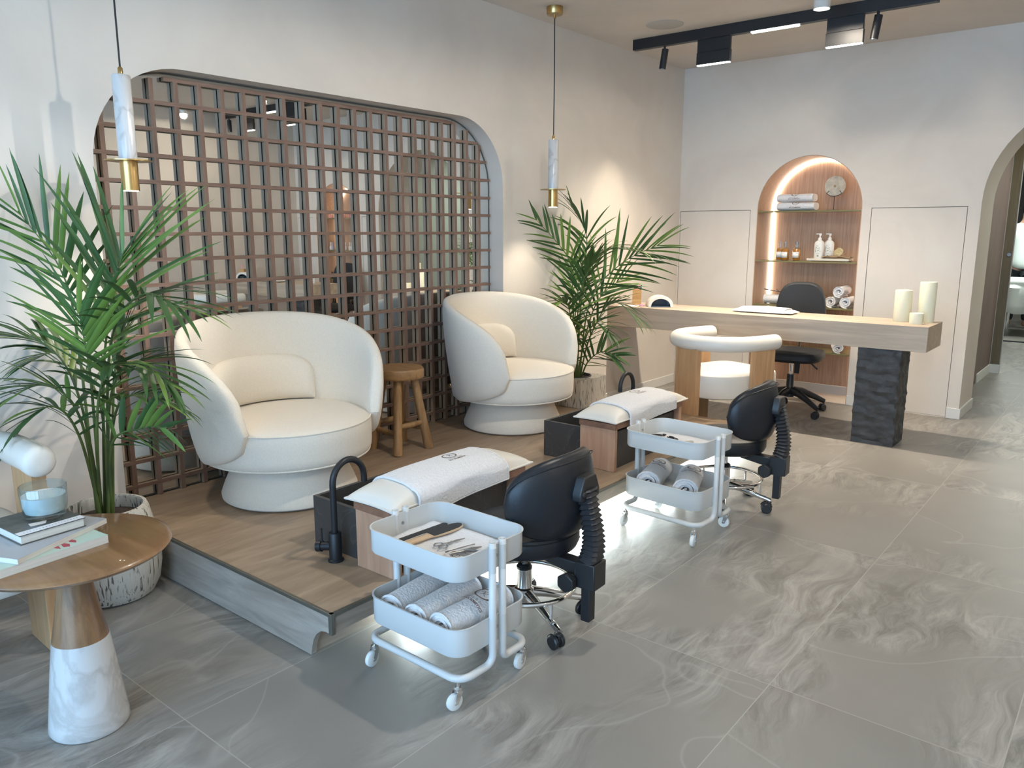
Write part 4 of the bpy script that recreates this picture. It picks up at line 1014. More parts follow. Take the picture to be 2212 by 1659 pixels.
def tweezer(label, x, y, rz, L_, gap, rod=False):
    t = thing('tweezers' if not rod else 'nail_pusher', label, 'tweezers' if not rod else 'nail tool', (x, y, ZT), rz)
    if rod:
        b = MB(); b.tube([(0, -L_ / 2, 0.003), (0, -L_ * 0.3, 0.0035), (0, 0, 0.0035), (0, L_ * 0.3, 0.0035), (0, L_ / 2, 0.003)], [0.0035, 0.0016, 0.0026, 0.0017, 0.0032], 10, flat=0.6); b.build('shaft', 'steel', t)
        return
    for s_ in (-1, 1):
        b = MB(); b.tube([(0, -L_ / 2, 0.004), (s_ * gap * 0.4, -L_ * 0.15, 0.004), (s_ * gap, L_ * 0.2, 0.004), (s_ * gap * 0.35, L_ / 2, 0.004)], [0.004, 0.0048, 0.0035, 0.0009], 8, flat=0.5); b.build('arm', 'steel', t)
tweezer('thin double-ended steel cuticle pusher lying on the emblem in the tray', -1.528, 1.635, R_(-15), 0.105, 0, True)
tweezer('open steel tweezers beside the cuticle pusher in the nearest tray', -1.500, 1.630, R_(-18), 0.11, 0.006)
def nipper(label, x, y, rz, s=1.0, m='steel'):
    t = thing('cuticle_nipper', label, 'nail nipper', (x, y, ZT), rz)
    for s_ in (-1, 1):
        b = MB(); b.tube([(s_ * 0.006 * s, -0.050 * s, 0.005), (s_ * 0.013 * s, -0.032 * s, 0.005), (s_ * 0.009 * s, -0.012 * s, 0.005), (0, 0.004 * s, 0.005), (-s_ * 0.004 * s, 0.016 * s, 0.005), (0, 0.026 * s, 0.005)],
                         [0.003 * s, 0.0042 * s, 0.0045 * s, 0.005 * s, 0.0045 * s, 0.001], 8, flat=0.75); b.build('arm', m, t)
    b = MB(); b.cyl((0, 0.004 * s, 0.001), (0, 0.004 * s, 0.011), 0.0038 * s, n=14); b.build('pivot', 'chrome', t)
nipper('steel cuticle nipper at the right end of the nearest trolley tray', -1.452, 1.640, R_(-55), 1.3)
nipper('small dark nipper at the front edge of the nearest trolley tray', -1.530, 1.535, R_(-80), 0.8, 'black_metal')
nipper('black nail clipper at the left of the farther trolley tray', -1.70, 3.20, R_(-30), 1.2, 'black_metal')
nipper('small black nipper in the middle of the farther trolley tray', -1.62, 3.185, R_(-110), 0.9, 'black_metal')
t = thing('nail_buffer', 'grey rounded nail buffer in the middle of the farther trolley tray', 'nail buffer', (-1.555, 3.165, ZT), R_(-30))
b = MB(); b.prism(rrect(-0.012, -0.04, 0.012, 0.04, 0.011, 6), 0, 0.006); b.build('block', 'grille', t, bevel=0.001)
foot_file('short black file at the right of the farther trolley tray', -1.455, 3.125, R_(-40), 'flat', 0.09)

# ================================================================== BLACK STOOLS
def chair_caster(parent, x, y, ang, m='black_plastic', r=0.025):
    b = MB(); q = Matrix.Translation((x, y, 0)) @ Matrix.Rotation(ang, 4, 'Z'); o = 0.012
    b.cyl((0, 0, r), (0, 0, 0.062), 0.006, n=12)
    b.lathe([(0, 0.05), (0.012, 0.05), (0.012, 0.056), (0, 0.060)], 16)
    b.box((-o * 0.5, 0, 0.038), (0.026, 0.012, 0.026)); b.xf(q); c = b.build('caster', m, parent, bevel=0.002)
    b = MB()
    for s_ in (-1, 1):
        b.tube([(-o, s_ * 0.007, r), (-o, s_ * 0.010, r), (-o, s_ * 0.018, r), (-o, s_ * 0.022, r)], [r * 0.9, r, r, r * 0.82], 28)
        b.tube([(-o + 0.0265 * math.cos(a), s_ * 0.0145, r + 0.0265 * math.sin(a)) for a in [R_(20 + 14 * k) for k in range(11)]], 0.0032, 6)
    b.xf(q); b.build('wheel', m, c)
def ped_stool(label, x, y, rz, star=0.0, casts=(0, 0, 0, 0, 0)):
    """backrest at local +X, person faces local -X"""
    t = thing('pedicure_stool', label, 'stool', (x, y, 0), rz, 'black rolling pedicure stools')
    for k in range(5):
        a = R_(star + 72 * k); c_, s_ = math.cos(a), math.sin(a)
        b = MB(); P = [(c_ * q, s_ * q, z) for q, z in ((0.02, 0.110), (0.08, 0.100), (0.16, 0.080), (0.222, 0.066), (0.232, 0.062))]
        b.tube(P, [0.019, 0.0165, 0.0135, 0.0125, 0.0115], 14); b.build('leg', 'chrome', t)
        chair_caster(t, c_ * 0.226, s_ * 0.226, a + R_(casts[k]))
    b = MB(); b.lathe([(0, 0.060), (0.012, 0.060), (0.014, 0.075), (0.030, 0.085), (0.034, 0.10), (0.034, 0.125), (0.0265, 0.130), (0.0255, 0.19), (0.0265, 0.192), (0.0265, 0.200), (0, 0.200)], 32); b.build('hub', 'chrome', t)
    b = MB(); b.lathe([(0, 0.198), (0.0268, 0.198), (0.028, 0.206), (0.022, 0.214), (0.0125, 0.216), (0, 0.216)], 28); b.build('collar', 'black_plastic', t)
    b = MB(); b.cyl((0, 0, 0.21), (0, 0, 0.292), 0.0125, n=24); b.build('gas_lift', 'chrome', t)
    b = MB(); b.tube([(0.178 * math.cos(2 * PI * k / 64), 0.178 * math.sin(2 * PI * k / 64), 0.145) for k in range(64)], 0.0085, 12, closed=True)
    for k in range(5):
        a = R_(star + 72 * k); b.tube([(0.178 * math.cos(a), 0.178 * math.sin(a), 0.145), (0.178 * math.cos(a), 0.178 * math.sin(a), 0.085)], 0.006, 8)
    b.build('foot_ring', 'chrome', t)
    b = MB(); b.lathe([(0, 0.295), (0.17, 0.295), (0.183, 0.302), (0.190, 0.318), (0.190, 0.352), (0.184, 0.366), (0.165, 0.374), (0.10, 0.379), (0, 0.380)], 56); b.build('seat', 'black_leather', t)
    q = MB(); q.tube([(0.189 * math.cos(2 * PI * k / 64), 0.189 * math.sin(2 * PI * k / 64), 0.356) for k in range(64)], 0.0025, 6, closed=True); q.build('piping', 'black_leather', t)
    b = MB(); b.box((0.03, 0, 0.284), (0.20, 0.10, 0.022)); b.box((0.16, 0, 0.272), (0.16, 0.045, 0.02))
    b.prism([(0.08, 0.262), (0.25, 0.232), (0.25, 0.285), (0.08, 0.292)], -0.024, 0.024, 'y'); b.build('seat_plate', 'black_plastic', t, bevel=0.004)
    b = MB(); b.tube([(0.02, 0.03, 0.280), (0.05, 0.12, 0.275), (0.07, 0.175, 0.268)], [0.006, 0.006, 0.007], 10); b.box((0.073, 0.19, 0.266), (0.03, 0.055, 0.009), (0, 0, R_(-15))); b.build('height_lever', 'black_plastic', t, bevel=0.002)
    b = MB(); b.box((0.266, 0, 0.252), (0.076, 0.076, 0.090)); b.build('bracket_box', 'black_plastic', t, bevel=0.004)
    b = MB(); b.lo(0.244, -0.019, 0.085, 0.276, 0.019, 0.22); b.build('slide_bar', 'black_metal', t, bevel=0.002)
    b = MB(); b.tube([(0.225, -0.028, 0.235), (0.225, -0.045, 0.233)], 0.010, 12)
    b.prism([(0.214 + 0.033 * math.cos(2 * PI * k / 12) * (1 if k % 2 else 0.9), 0.226 + 0.033 * math.sin(2 * PI * k / 12) * (1 if k % 2 else 0.9)) for k in range(12)], -0.072, -0.045, 'y'); b.build('clamp_knob', 'black_plastic', t, bevel=0.003)
    # bellows on a curved bar
    path = bez([(0.265, 0, 0.295), (0.295, 0, 0.37), (0.262, 0, 0.45), (0.246, 0, 0.535)], 44); b = MB(); vs = []; fs = []
    for i, p in enumerate(path):
        tt = (path[min(i + 1, 44)] - path[max(i - 1, 0)]).normalized(); nn = Vector((-tt.z, 0, tt.x)) * -1
        f = i / 44; w_ = 0.040 - 0.008 * f; k = w_ if i % 3 == 1 else (w_ * 0.86 if i % 3 == 2 else w_ * 0.74)
        for sx, sy in ((-1, -0.62), (-0.62, -1), (0.62, -1), (1, -0.62), (1, 0.62), (0.62, 1), (-0.62, 1), (-1, 0.62)):
            vs.append(p + nn * k * sx * 0.85 + Vector((0, k * sy, 0)))
    for i in range(44):
        for k in range(8): fs.append((i * 8 + k, i * 8 + (k + 1) % 8, i * 8 + 8 + (k + 1) % 8, i * 8 + 8 + k))
    fs += [tuple(range(7, -1, -1)), tuple(44 * 8 + k for k in range(8))]
    b.add(vs, fs); b.build('bellows', 'rubber', t, smooth=0)
    # curved backrest pad
    TA = R_(62); RB = 0.255
    def pad(u, v):
        a = -1 + 2 * u; w = 2 * PI * v
        e = max(0.0, 1 - abs(a) ** 2.5) ** (1 / 2.5); hz = 0.138 * e + 0.002; th = 0.032 * (0.25 + 0.75 * min(1, e * 1.5))
        cw, sw = math.cos(w), math.sin(w)
        dz = math.copysign(abs(sw) ** 0.8, sw) * hz; dr = math.copysign(abs(cw) ** 0.75, cw) * th
        r = RB + dr - 0.010 * (dz / 0.14) ** 2; an = a * TA
        return Vector((r * math.cos(an) - 0.052, r * math.sin(an) * 0.92, 0.510 + dz - 0.012 * a * a))
    b = MB(); b.grid(pad, 49, 28, cv=True); bk = b.build('backrest', 'black_leather', t, smooth=80)
    def seam(u):
        a = -1 + 2 * u; e = max(0.0, 1 - abs(a) ** 2.5) ** (1 / 2.5); an = a * TA
        return (RB + 0.024, an, 0.138 * e * 0.90)
    pts = []
    for k in range(33): r, an, h = seam(0.02 + 0.96 * k / 32); pts.append((r * math.cos(an) - 0.052, r * math.sin(an) * 0.92, 0.510 + h - 0.012 * (-1 + 2 * (0.02 + 0.96 * k / 32)) ** 2))
    q = MB(); q.tube(pts, 0.0025, 6); q.build('piping', 'black_leather', bk)
    b = MB(); b.prism([(-0.055, 0.505), (-0.030, 0.500), (-0.028, 0.49), (0.028, 0.49), (0.030, 0.500), (0.055, 0.505), (0.058, 0.53), (0.034, 0.582), (-0.034, 0.582), (-0.058, 0.53)], 0.226, 0.262, 'x'); b.cyl((0.255, -0.038, 0.527), (0.266, -0.038, 0.527), 0.010, n=16); b.cyl((0.255, 0.038, 0.527), (0.266, 0.038, 0.527), 0.010, n=16)
    b.build('back_bracket', 'black_plastic', t, bevel=0.008, seg=3)
    return t
ped_stool('black rolling stool with curved backrest beside the nearest trolley', -1.580, 2.016, R_(2), -24, (10, 30, 0, 20, -30))
ped_stool('black rolling stool with curved backrest in front of the cream barrel chair', -1.545, 3.590, R_(4), 2, (20, -30, 0, 30, 10))

# ---- office chairs behind the desks
def office_chair(label, x, y, rz):
    """faces local -Y"""
    t = thing('office_chair', label, 'chair', (x, y, 0), rz, 'black office chairs behind the desks')
    for k in range(5):
        a = R_(90 + 72 * k + 20); c_, s_ = math.cos(a), math.sin(a)
        b = MB(); P = [(c_ * q, s_ * q, z) for q, z in ((0.02, 0.165), (0.10, 0.155), (0.20, 0.115), (0.285, 0.075))]
        b.tube(P, [0.032, 0.028, 0.022, 0.017], 12, flat=0.8); b.build('leg', 'black_plastic', t)
        chair_caster(t, c_ * 0.280, s_ * 0.280, a + R_(25), r=0.026)
    b = MB(); b.lathe([(0, 0.12), (0.034, 0.12), (0.036, 0.18), (0.028, 0.19), (0.026, 0.29), (0, 0.29)], 24); b.build('column_cover', 'black_plastic', t)
    b = MB(); b.cyl((0, 0, 0.28), (0, 0, 0.405), 0.0135, n=20); b.build('gas_lift', 'chrome', t)
    b = MB()
    def seat(u, v):
        a = 2 * PI * u; pr = [(0, 0.405), (0.9, 0.405), (1.0, 0.425), (1.0, 0.450), (0.95, 0.472), (0.7, 0.482), (0, 0.484)]
        k = v * 6; i = min(int(k), 5); f = k - i; q = pr[i][0] * (1 - f) + pr[i + 1][0] * f; z = pr[i][1] * (1 - f) + pr[i + 1][1] * f
        c_, s_ = math.cos(a), math.sin(a); n = 0.6
        return Vector((0.225 * q * math.copysign(abs(c_) ** n, c_), 0.215 * q * math.copysign(abs(s_) ** n, s_), z))
    b.grid(seat, 48, 19, cu=True); b.build('seat', 'black_fabric', t)
    b = MB(); b.box((0, 0.02, 0.395), (0.14, 0.20, 0.02)); b.tube([(0.03, 0, 0.39), (0.14, 0.0, 0.385), (0.19, -0.01, 0.345)], 0.007, 8)
    b.tube([(-0.03, 0, 0.39), (-0.16, 0.0, 0.385), (-0.20, -0.02, 0.35)], 0.007, 8); b.build('seat_mechanism', 'black_plastic', t, bevel=0.004)
    b = MB(); b.tube([(0, 0.10, 0.395), (0, 0.22, 0.39), (0, 0.27, 0.44), (0, 0.255, 0.62)], [0.022, 0.022, 0.022, 0.022], 8, flat=0.35); b.lo(-0.02, 0.225, 0.26, 0.02, 0.235, 0.40); b.build('back_bar', 'black_plastic', t)
    def back(u, v):
        a = 2 * PI * u; c_, s_ = math.cos(a), math.sin(a); n = 0.58
        zz = math.copysign(abs(s_) ** n, s_); xx = math.copysign(abs(c_) ** n, c_); wid = 0.205 - 0.045 * (zz + 1) / 2
        q = abs(-1 + 2 * v); dq = math.sqrt(max(0, 1 - q ** 4)) if False else 0
        k = 1.0 if 0.15 < v < 0.85 else 0.94
        y_ = -0.028 + 0.056 * v
        if v < 1e-6 or v > 1 - 1e-6: k = 0.0
        elif v < 0.06 or v > 0.94: k = 0.93
        x_ = wid * xx * k
        return Vector((x_, 0.232 + y_ - 0.35 * x_ * x_ * 2.2 + 0.0 * zz, 0.745 + 0.222 * zz * k))
    b = MB(); b.grid(back, 48, 18, cu=True); b.build('backrest', 'black_fabric', t, smooth=50)
    return t
office_chair('black office chair behind the desk in front of the lit niche', -2.035, 5.84, R_(8))
office_chair('black office chair behind the far desk, seen in the mirror', 0.80, 6.00, R_(-10))

# ================================================================== BARREL CHAIRS
def barrel_chair(label, x, y, rz):
    """faces local +Y"""
    t = thing('barrel_chair', label, 'chair', (x, y, 0), rz, 'cream barrel chairs with slab legs')
    R = 0.284
    path = [(R, 0.195, 0.645), (R + 0.004, 0.12, 0.645)] + [(R * math.cos(a), R * math.sin(a), 0.645) for a in [-PI * k / 24 for k in range(25)]] + [(-R - 0.004, 0.12, 0.645), (-R, 0.195, 0.645)]
    P = [Vector(p) for p in path]
    def loc(i): return P[i]
    b = MB(); rr = [0.050] * len(P)
    full = [P[0] + Vector((0, d, 0)) for d in (0.026, 0.022, 0.012)] + P + [P[-1] + Vector((0, d, 0)) for d in (0.012, 0.022, 0.026)]
    b.tube(full, [0.02, 0.037, 0.047] + rr + [0.047, 0.037, 0.02], 22); b.build('backrest_roll', 'cream_leather', t, smooth=60)
    b = MB(); b.lo(-0.095, -R - 0.022, 0.0, 0.095, -R + 0.022, 0.625); b.build('leg', 'chair_wood', t, smooth=0, bevel=0.002)
    for s_ in (-1, 1):
        b = MB(); b.lo(s_ * R - 0.022, 0.0, 0.0, s_ * R + 0.022, 0.18, 0.625); b.build('leg', 'chair_wood', t, smooth=0, bevel=0.002)
    def seat(u, v):
        a = 2 * PI * u; c_, s_ = math.cos(a), math.sin(a)
        n = 0.36; rx, ry = R - 0.026, (0.33 if s_ > 0 else R - 0.012)
        pr = [(0, 0.285), (0.93, 0.285), (0.985, 0.292), (1.0, 0.31), (1.0, 0.42), (0.985, 0.436), (0.90, 0.447), (0.5, 0.455), (0, 0.457)]
        k = v * 8; i = min(int(k), 7); f = k - i; q = pr[i][0] * (1 - f) + pr[i + 1][0] * f; z = pr[i][1] * (1 - f) + pr[i + 1][1] * f
        yy = math.copysign(abs(s_) ** n, s_); xx = math.copysign(abs(c_) ** (n if s_ > 0 else 0.8), c_)
        if s_ < 0: yy = math.copysign(abs(s_) ** 0.8, s_)
        return Vector((rx * q * xx, ry * q * yy, z))
    b = MB(); b.grid(seat, 64, 25, cu=True); b.build('seat', 'cream_leather', t, smooth=60)
    return t
bc = barrel_chair('cream barrel chair with beech slab legs in front of the near desk', -2.182, 4.89, R_(-20))
dup(bc, (-2.83, 0.62, 0), R_(-92), 'cream barrel chair at the left edge, beside the marble side table')
dup(bc, (1.05, 4.62, 0), R_(18), 'cream barrel chair in front of the far desk, seen in the mirror')

# ================================================================== DESKS
def desk(label, x0, x1, yf, yb, px, flip):
    t = thing('manicure_desk', label, 'desk', ((x0 + x1) / 2, yf, 0), 0, 'wall-mounted oak desks on black stone pillars')
    cx = (x0 + x1) / 2
    b = MB(); b.lo(x0 - cx, 0, 0.623, x1 - cx, yb - yf, 0.778); b.build('desk_top', 'desk', t, smooth=0, bevel=0.0015)
    b = MB(); a0, a1, d0, d1, zt = px - 0.128 - cx, px + 0.128 - cx, 0.022, 0.262, 0.623
    rr = random.Random(5)
    nz, nc = 60, 48
    def pil(u, v):
        k = u * 4; i = int(k) % 4; f = k - int(k)
        c4 = [(a0, d0), (a1, d0), (a1, d1), (a0, d1)]; p = c4[i]; q = c4[(i + 1) % 4]
        X, Y = p[0] + (q[0] - p[0]) * f, p[1] + (q[1] - p[1]) * f
        nx, ny = [(0, -1), (1, 0), (0, 1), (-1, 0)][i]
        from mathutils import noise as NZ
        s_ = NZ.noise(Vector((X * 9, Y * 9, v * 17))) * 0.011 + NZ.noise(Vector((X * 28 + 5, Y * 28, v * 36))) * 0.005
        if v < 0.02 or v > 0.98: s_ *= 0.3
        return Vector((X + nx * s_, Y + ny * s_, v * zt))
    b.grid(pil, nc * 2, nz, cu=True); 
    b.build('stone_pillar', 'rough_stone', t, smooth=25)
    return t
desk('pale oak manicure desk with candles and cushion, on a black split-stone pillar', XL + 0.001, -1.015, 5.235, 5.635, -1.285, False)
desk('pale oak manicure desk on the opposite wall, seen in the mirror', 0.20, XR - 0.001, 5.185, 5.585, 0.46, True)
def candle(label, x, y, z, r, h, wick=True, m='wax'):
    t = thing('pillar_candle', label, 'candle', (x, y, z), 0, 'cream pillar candles on the desk')
    b = MB(); b.lathe([(0, 0), (r * 0.98, 0), (r, 0.003), (r, h - 0.006), (r * 0.97, h - 0.001), (r * 0.9, h), (r * 0.84, h - 0.003), (0, h - 0.004)], 44); b.build('wax', m, t)
    if wick: b = MB(); b.cyl((0, 0, h - 0.006), (0.001, 0, h + 0.014), 0.0013, n=8); b.build('wick', 'cap_pale', t)
candle('middle-height cream pillar candle at the left of the three', -1.228, 5.500, 0.778, 0.051, 0.200)
candle('tallest cream pillar candle at the back of the three', -1.095, 5.530, 0.778, 0.049, 0.255)
candle('short squat cream candle in front of the two tall ones', -1.120, 5.392, 0.778, 0.040, 0.068, False)
def hand_cushion(label, tl, x, y, rz):
    p = thing('hand_cushion', label, 'cushion', (x, y, 0.778), rz, 'flat hand cushions on the desks')
    b = MB()
    b.grid(lambda u, v: Vector((lambda a: (a[0], a[1], a[2] + 0.010))(pillow_pt(-1 + 2 * u, -1 + 2 * v, 0.44, 0.17, 0.026, 3))), 37, 19)
    b.grid(lambda u, v: Vector((lambda a: (a[0], a[1], 0.010 - a[2]))(pillow_pt(-1 + 2 * u, -1 + 2 * v, 0.44, 0.17, 0.009, 4))), 19, 11)
    b.build('cushion', 'pillow', p, smooth=70)
    t = thing('hand_towel', tl, 'towel', (x, y, 0.778), rz, 'small towels over the hand cushions')
    def f(u, v):
        X = -0.165 + 0.33 * u; s_ = (v - 0.5) * 0.20
        Y = max(-0.088, min(0.088, s_)); a = pillow_pt(X / 0.22, Y / 0.085 if abs(Y) < 0.085 else 0.999, 0.44, 0.17, 0.026, 3)
        z = a[2] + 0.0145 if abs(s_) < 0.084 else 0.012 - (abs(s_) - 0.084) * 0.3
        return Vector((X, Y, z))
    b = MB(); b.grid(f, 24, 30); b.build('cloth', 'terry', t, smooth=60, solid=0.005)
hand_cushion('flat ivory hand cushion on the near desk, in front of the office chair', 'white hand towel over the cushion on the near desk', -2.12, 5.475, R_(2))
hand_cushion('flat ivory hand cushion on the far desk, seen in the mirror', 'white hand towel over the cushion on the far desk, in the mirror', 1.05, 5.33, 0)
def uv_lamp(label, x, y, rz):
    """opening faces local -Y"""
    t = thing('nail_lamp', label, 'nail lamp', (x, y, 0.778), rz, 'white dome nail lamps')
    def sh(ro, h, d0, d1, name, m, inner=None):
        b = MB(); n = 28
        def pr(r, hh): return [(r * math.cos(PI * k / n), hh * math.sin(PI * k / n) ** 0.9) for k in range(n + 1)]
        O = pr(ro, h); I = pr(ro - 0.022, h - 0.022)
        poly = O + list(reversed(I)); vs = []; m_ = len(poly)
        for yy, k in ((d0, 0.97), (d0 + 0.008, 1.0), (d1 - 0.02, 0.98), (d1, 0.90)):
            vs += [(p[0] * k, yy, p[1] * k + 0.002) for p in poly]
        fs = [(j * m_ + i, j * m_ + (i + 1) % m_, (j + 1) * m_ + (i + 1) % m_, (j + 1) * m_ + i) for j in range(3) for i in range(m_)]
        for j in (0, 3):
            for i in range(n): fs.append((j * m_ + i, j * m_ + i + 1, j * m_ + 2 * n - i, j * m_ + 2 * n + 1 - i))
        b.add(vs, fs); b.build(name, m, t, smooth=40)
    sh(0.098, 0.086, -0.075, 0.075, 'shell', 'uv_shell')
    b = MB(); n = 24
    pts = [(0.076 * math.cos(PI * k / n), 0.003 + 0.062 * math.sin(PI * k / n) ** 0.9) for k in range(n + 1)]
    b.prism(pts, 0.045, 0.06, 'y'); b.lo(-0.078, -0.073, 0.0, 0.078, 0.06, 0.008)
    inner = [(0.0745 * math.cos(PI * k / n), 0.008 + 0.054 * math.sin(PI * k / n) ** 0.9) for k in range(n + 1)]
    vs = [(p[0], -0.055, p[1]) for p in inner] + [(p[0], 0.05, p[1]) for p in inner]
    b.add(vs, [(i, i + 1, n + 2 + i, n + 1 + i) for i in range(n)]); b.build('chamber', 'uv_dark', t, smooth=50)
uv_lamp('white dome nail lamp with dark opening beside the striped box', -2.93, 5.41, R_(38))
uv_lamp('white dome nail lamp on the far desk, seen in the mirror', 1.66, 5.37, R_(-20))
def pen_box(label, x, y, rz, tools):
    t = thing('tool_box', label, 'box', (x, y, 0.778), rz, 'striped wooden tool boxes')
    k = 0.035; h = 0.115; w_ = 0.005
    b = MB(); b.lo(-k, -k, 0, k, -k + w_, h); b.lo(-k, k - w_, 0, k, k, h); b.lo(-k, -k + w_, 0, -k + w_, k - w_, h); b.lo(k - w_, -k + w_, 0, k, k - w_, h); b.lo(-k + w_, -k + w_, 0, k - w_, k - w_, 0.005)
    b.build('box', 'pine', t, smooth=0, bevel=0.0008)
    for i, (dx, dy, hh, m, nm, lb, tl) in enumerate(tools):
        q = thing(nm, lb, 'nail file' if nm == 'nail_file' else 'brush', (x + dx, y + dy, 0.778 + 0.006), rz)
        b = MB(); b.prism(rrect(-0.006 if nm == 'nail_file' else -0.0035, 0, 0.006 if nm == 'nail_file' else 0.0035, hh, 0.003, 4), -0.0015, 0.0015 if nm == 'nail_file' else 0.004, 'y')
        b.xf(Matrix.Rotation(R_(tl), 4, 'Y')); b.build('strip' if nm == 'nail_file' else 'handle', m, q)
pen_box('striped wooden tool box at the wall end of the near desk', -3.165, 5.475, R_(30),
        [(-0.008, -0.012, 0.155, 'pink', 'nail_file', 'salmon pink nail file standing leftmost in the wooden box', 4), (0.004, -0.004, 0.157, 'pink', 'nail_file', 'wide pink nail file in the middle of the wooden box', 6),
         (0.014, 0.004, 0.150, 'uv_dark', 'nail_file', 'thin grey-blue nail file in the wooden box', 7), (0.016, 0.018, 0.158, 'cap_pale', 'nail_file', 'pale nail file standing rightmost in the wooden box', 3)])
pen_box('striped wooden tool box on the far desk, seen in the mirror', 1.84, 5.45, R_(-20), [(0, 0, 0.16, 'pink', 'nail_file', 'pink nail file in the box on the far desk, in the mirror', 5)])
t = thing('paper_leaflet', 'white leaflet lying on the desk near the striped box', 'leaflet', (-3.14, 5.305, 0.7782), R_(20))
b = MB(); b.lo(-0.075, -0.05, 0, 0.075, 0.05, 0.0015); b.build('sheet', 'paper', t, smooth=0)
t = thing('sponge', 'tiny pink heart-like sponge on the desk beside the nail lamp', 'sponge', (-3.055, 5.36, 0.778))
b = MB(); b.lathe([(0, 0), (0.013, 0), (0.016, 0.006), (0.013, 0.013), (0, 0.015)], 18, sx=1.3); b.build('body', mat('lilac_sponge', (0.62, 0.30, 0.48), 0.7), t)
t = thing('card_machine', 'small white device with dark screen on the far desk, in the mirror', 'device', (0.40, 5.38, 0.778), R_(30))
b = MB(); b.box((0, 0, 0.05), (0.09, 0.06, 0.10)); b.build('case', 'uv_shell', t, bevel=0.006); b = MB(); b.box((0, -0.031, 0.14), (0.09, 0.008, 0.11)); b.build('stand_frame', 'uv_shell', t, bevel=0.002)
b = MB(); b.box((0, -0.036, 0.14), (0.065, 0.002, 0.085)); b.build('screen', 'black_plastic', t, smooth=0)

# ================================================================== PALMS
def frond(parent, ctrl, L, n, s0, mode, seed, base):
    rr = random.Random(seed); P = spline([Vector(c) - Vector(base) for c in ctrl], 14); N = len(P) - 1
    b = MB(); b.tube(P, [0.0065 * (1 - 0.80 * i / N) for i in range(N + 1)], 8); st = b.build('stem', 'stem', parent)
    b = MB()
    for k in range(n):
        f = s0 + (1.0 - s0) * (k + 0.5) / n
        x = f * N; i = min(int(x), N - 1); p = P[i].lerp(P[i + 1], x - i); t = (P[min(i + 2, N)] - P[max(i - 1, 0)]).normalized()
        side0 = t.cross(Vector((0, 0, 1)))
        side0 = side0.normalized() if side0.length > 0.15 else Vector((0.777, 0.63, 0))
        if mode == 'flat':   # leaf fan seen face on from the room
            fwd = Vector((0.618, -0.762, 0.0)); side0 = (t.cross(fwd)).normalized()
        up = side0.cross(t).normalized()
        for s_ in (-1, 1):
            q = (f - s0) / (1 - s0); ln = L * (0.55 + 0.75 * math.sin(PI * min(1, 0.12 + q * 0.80))) * rr.uniform(0.88, 1.12) * 0.85
            ang = R_(58 - 40 * q + rr.uniform(-7, 7))
            d = (t * math.cos(ang) + side0 * s_ * math.sin(ang) + up * rr.uniform(-0.05, 0.22)).normalized()
            w_ = 0.0104 * (0.75 + 0.5 * math.sin(PI * q)) * rr.uniform(0.85, 1.15)
            droop = (0.30 if mode == 'flat' else 0.75) * rr.uniform(0.6, 1.3)
            c = p.copy(); dd = d.copy(); seg = 8; vs = []
            wn = dd.cross(up).normalized() if dd.cross(up).length > 0.05 else side0
            for j in range(seg + 1):
                g = j / seg; wd = w_ * (math.sin(PI * min(1, 0.10 + 0.90 * g)) ** 0.6 if g < 0.999 else 0.0) * (1 - 0.35 * g)
                wv = dd.cross(Vector((0, 0, 1))); wv = wv.normalized() if wv.length > 0.1 else wn
                wv = (wv * 0.55 + wn * 0.6 * (1 if wn.dot(wv) > 0 else -1)).normalized(); nv = wv.cross(dd).normalized()
                vs += [c + wv * wd, c - nv * wd * 0.28, c - wv * wd]
                dd = (dd + Vector((0, 0, -1)) * droop * (0.15 + 0.9 * g) / seg * 1.6).normalized(); c = c + dd * ln / seg
            fs = []
            for j in range(seg): fs += [(3 * j, 3 * j + 1, 3 * j + 4, 3 * j + 3), (3 * j + 1, 3 * j + 2, 3 * j + 5, 3 * j + 4)]
            b.add(vs, fs, 1 if rr.random() < (0.45 if mode == 'flat' else 0.18) else 0)
    return b.build('leaflets', ['leaf', 'leaf_light'], st, smooth=70)
def palm(label, base, fronds, potfn, seed):
    t = thing('potted_palm', label, 'potted palm', base, 0, 'potted palms by the mirror wall')
    potfn(t)
    for i, (c, L, n, s0, mode) in enumerate(fronds): frond(t, c, L, n, s0, mode, seed + i, base)
    return t
def pot_round(t):
    b = MB(); b.lathe([(0, 0), (0.125, 0), (0.145, 0.008), (0.166, 0.05), (0.176, 0.11), (0.177, 0.16), (0.170, 0.22), (0.157, 0.28), (0.146, 0.33), (0.140, 0.345), (0.128, 0.347), (0.124, 0.34), (0.130, 0.29), (0.13, 0.285)], 64); b.build('pot', 'pot', t)
    b = MB(); b.lathe([(0, 0.30), (0.08, 0.302), (0.131, 0.296)], 40); b.build('soil', 'soil', t)
def pot_square(t):
    b = MB(); k = 0.155; h = 0.192; n = 48
    def f(u, v):
        a = 2 * PI * u; c_, s_ = math.cos(a), math.sin(a); m_ = max(abs(c_), abs(s_)); n_ = 0.10
        sq = Vector((c_ / m_, s_ / m_, 0)) * k; ci = Vector((c_, s_, 0)) * 0.115
        st = [(sq * 0.0, 0), (sq * 0.985, 0), (sq, 0.004), (sq, h - 0.004), (sq * 0.985, h), (ci, h), (ci * 0.97, h - 0.004), (ci * 0.95, h - 0.05)]
        i = int(round(v * 7)); return st[i][0] + Vector((0, 0, st[i][1]))
    b.grid(f, n * 2, 8, cu=True); b.build('pot', 'pot', t, smooth=30)
    b = MB(); b.lathe([(0.112, h - 0.045), (0.113, h + 0.004), (0.108, h + 0.006), (0.105, h - 0.04)], 40); b.build('liner', 'pot_dark', t)
    b = MB(); b.lathe([(0, h - 0.012), (0.06, h - 0.010), (0.108, h - 0.016)], 32); b.build('soil', 'soil', t)
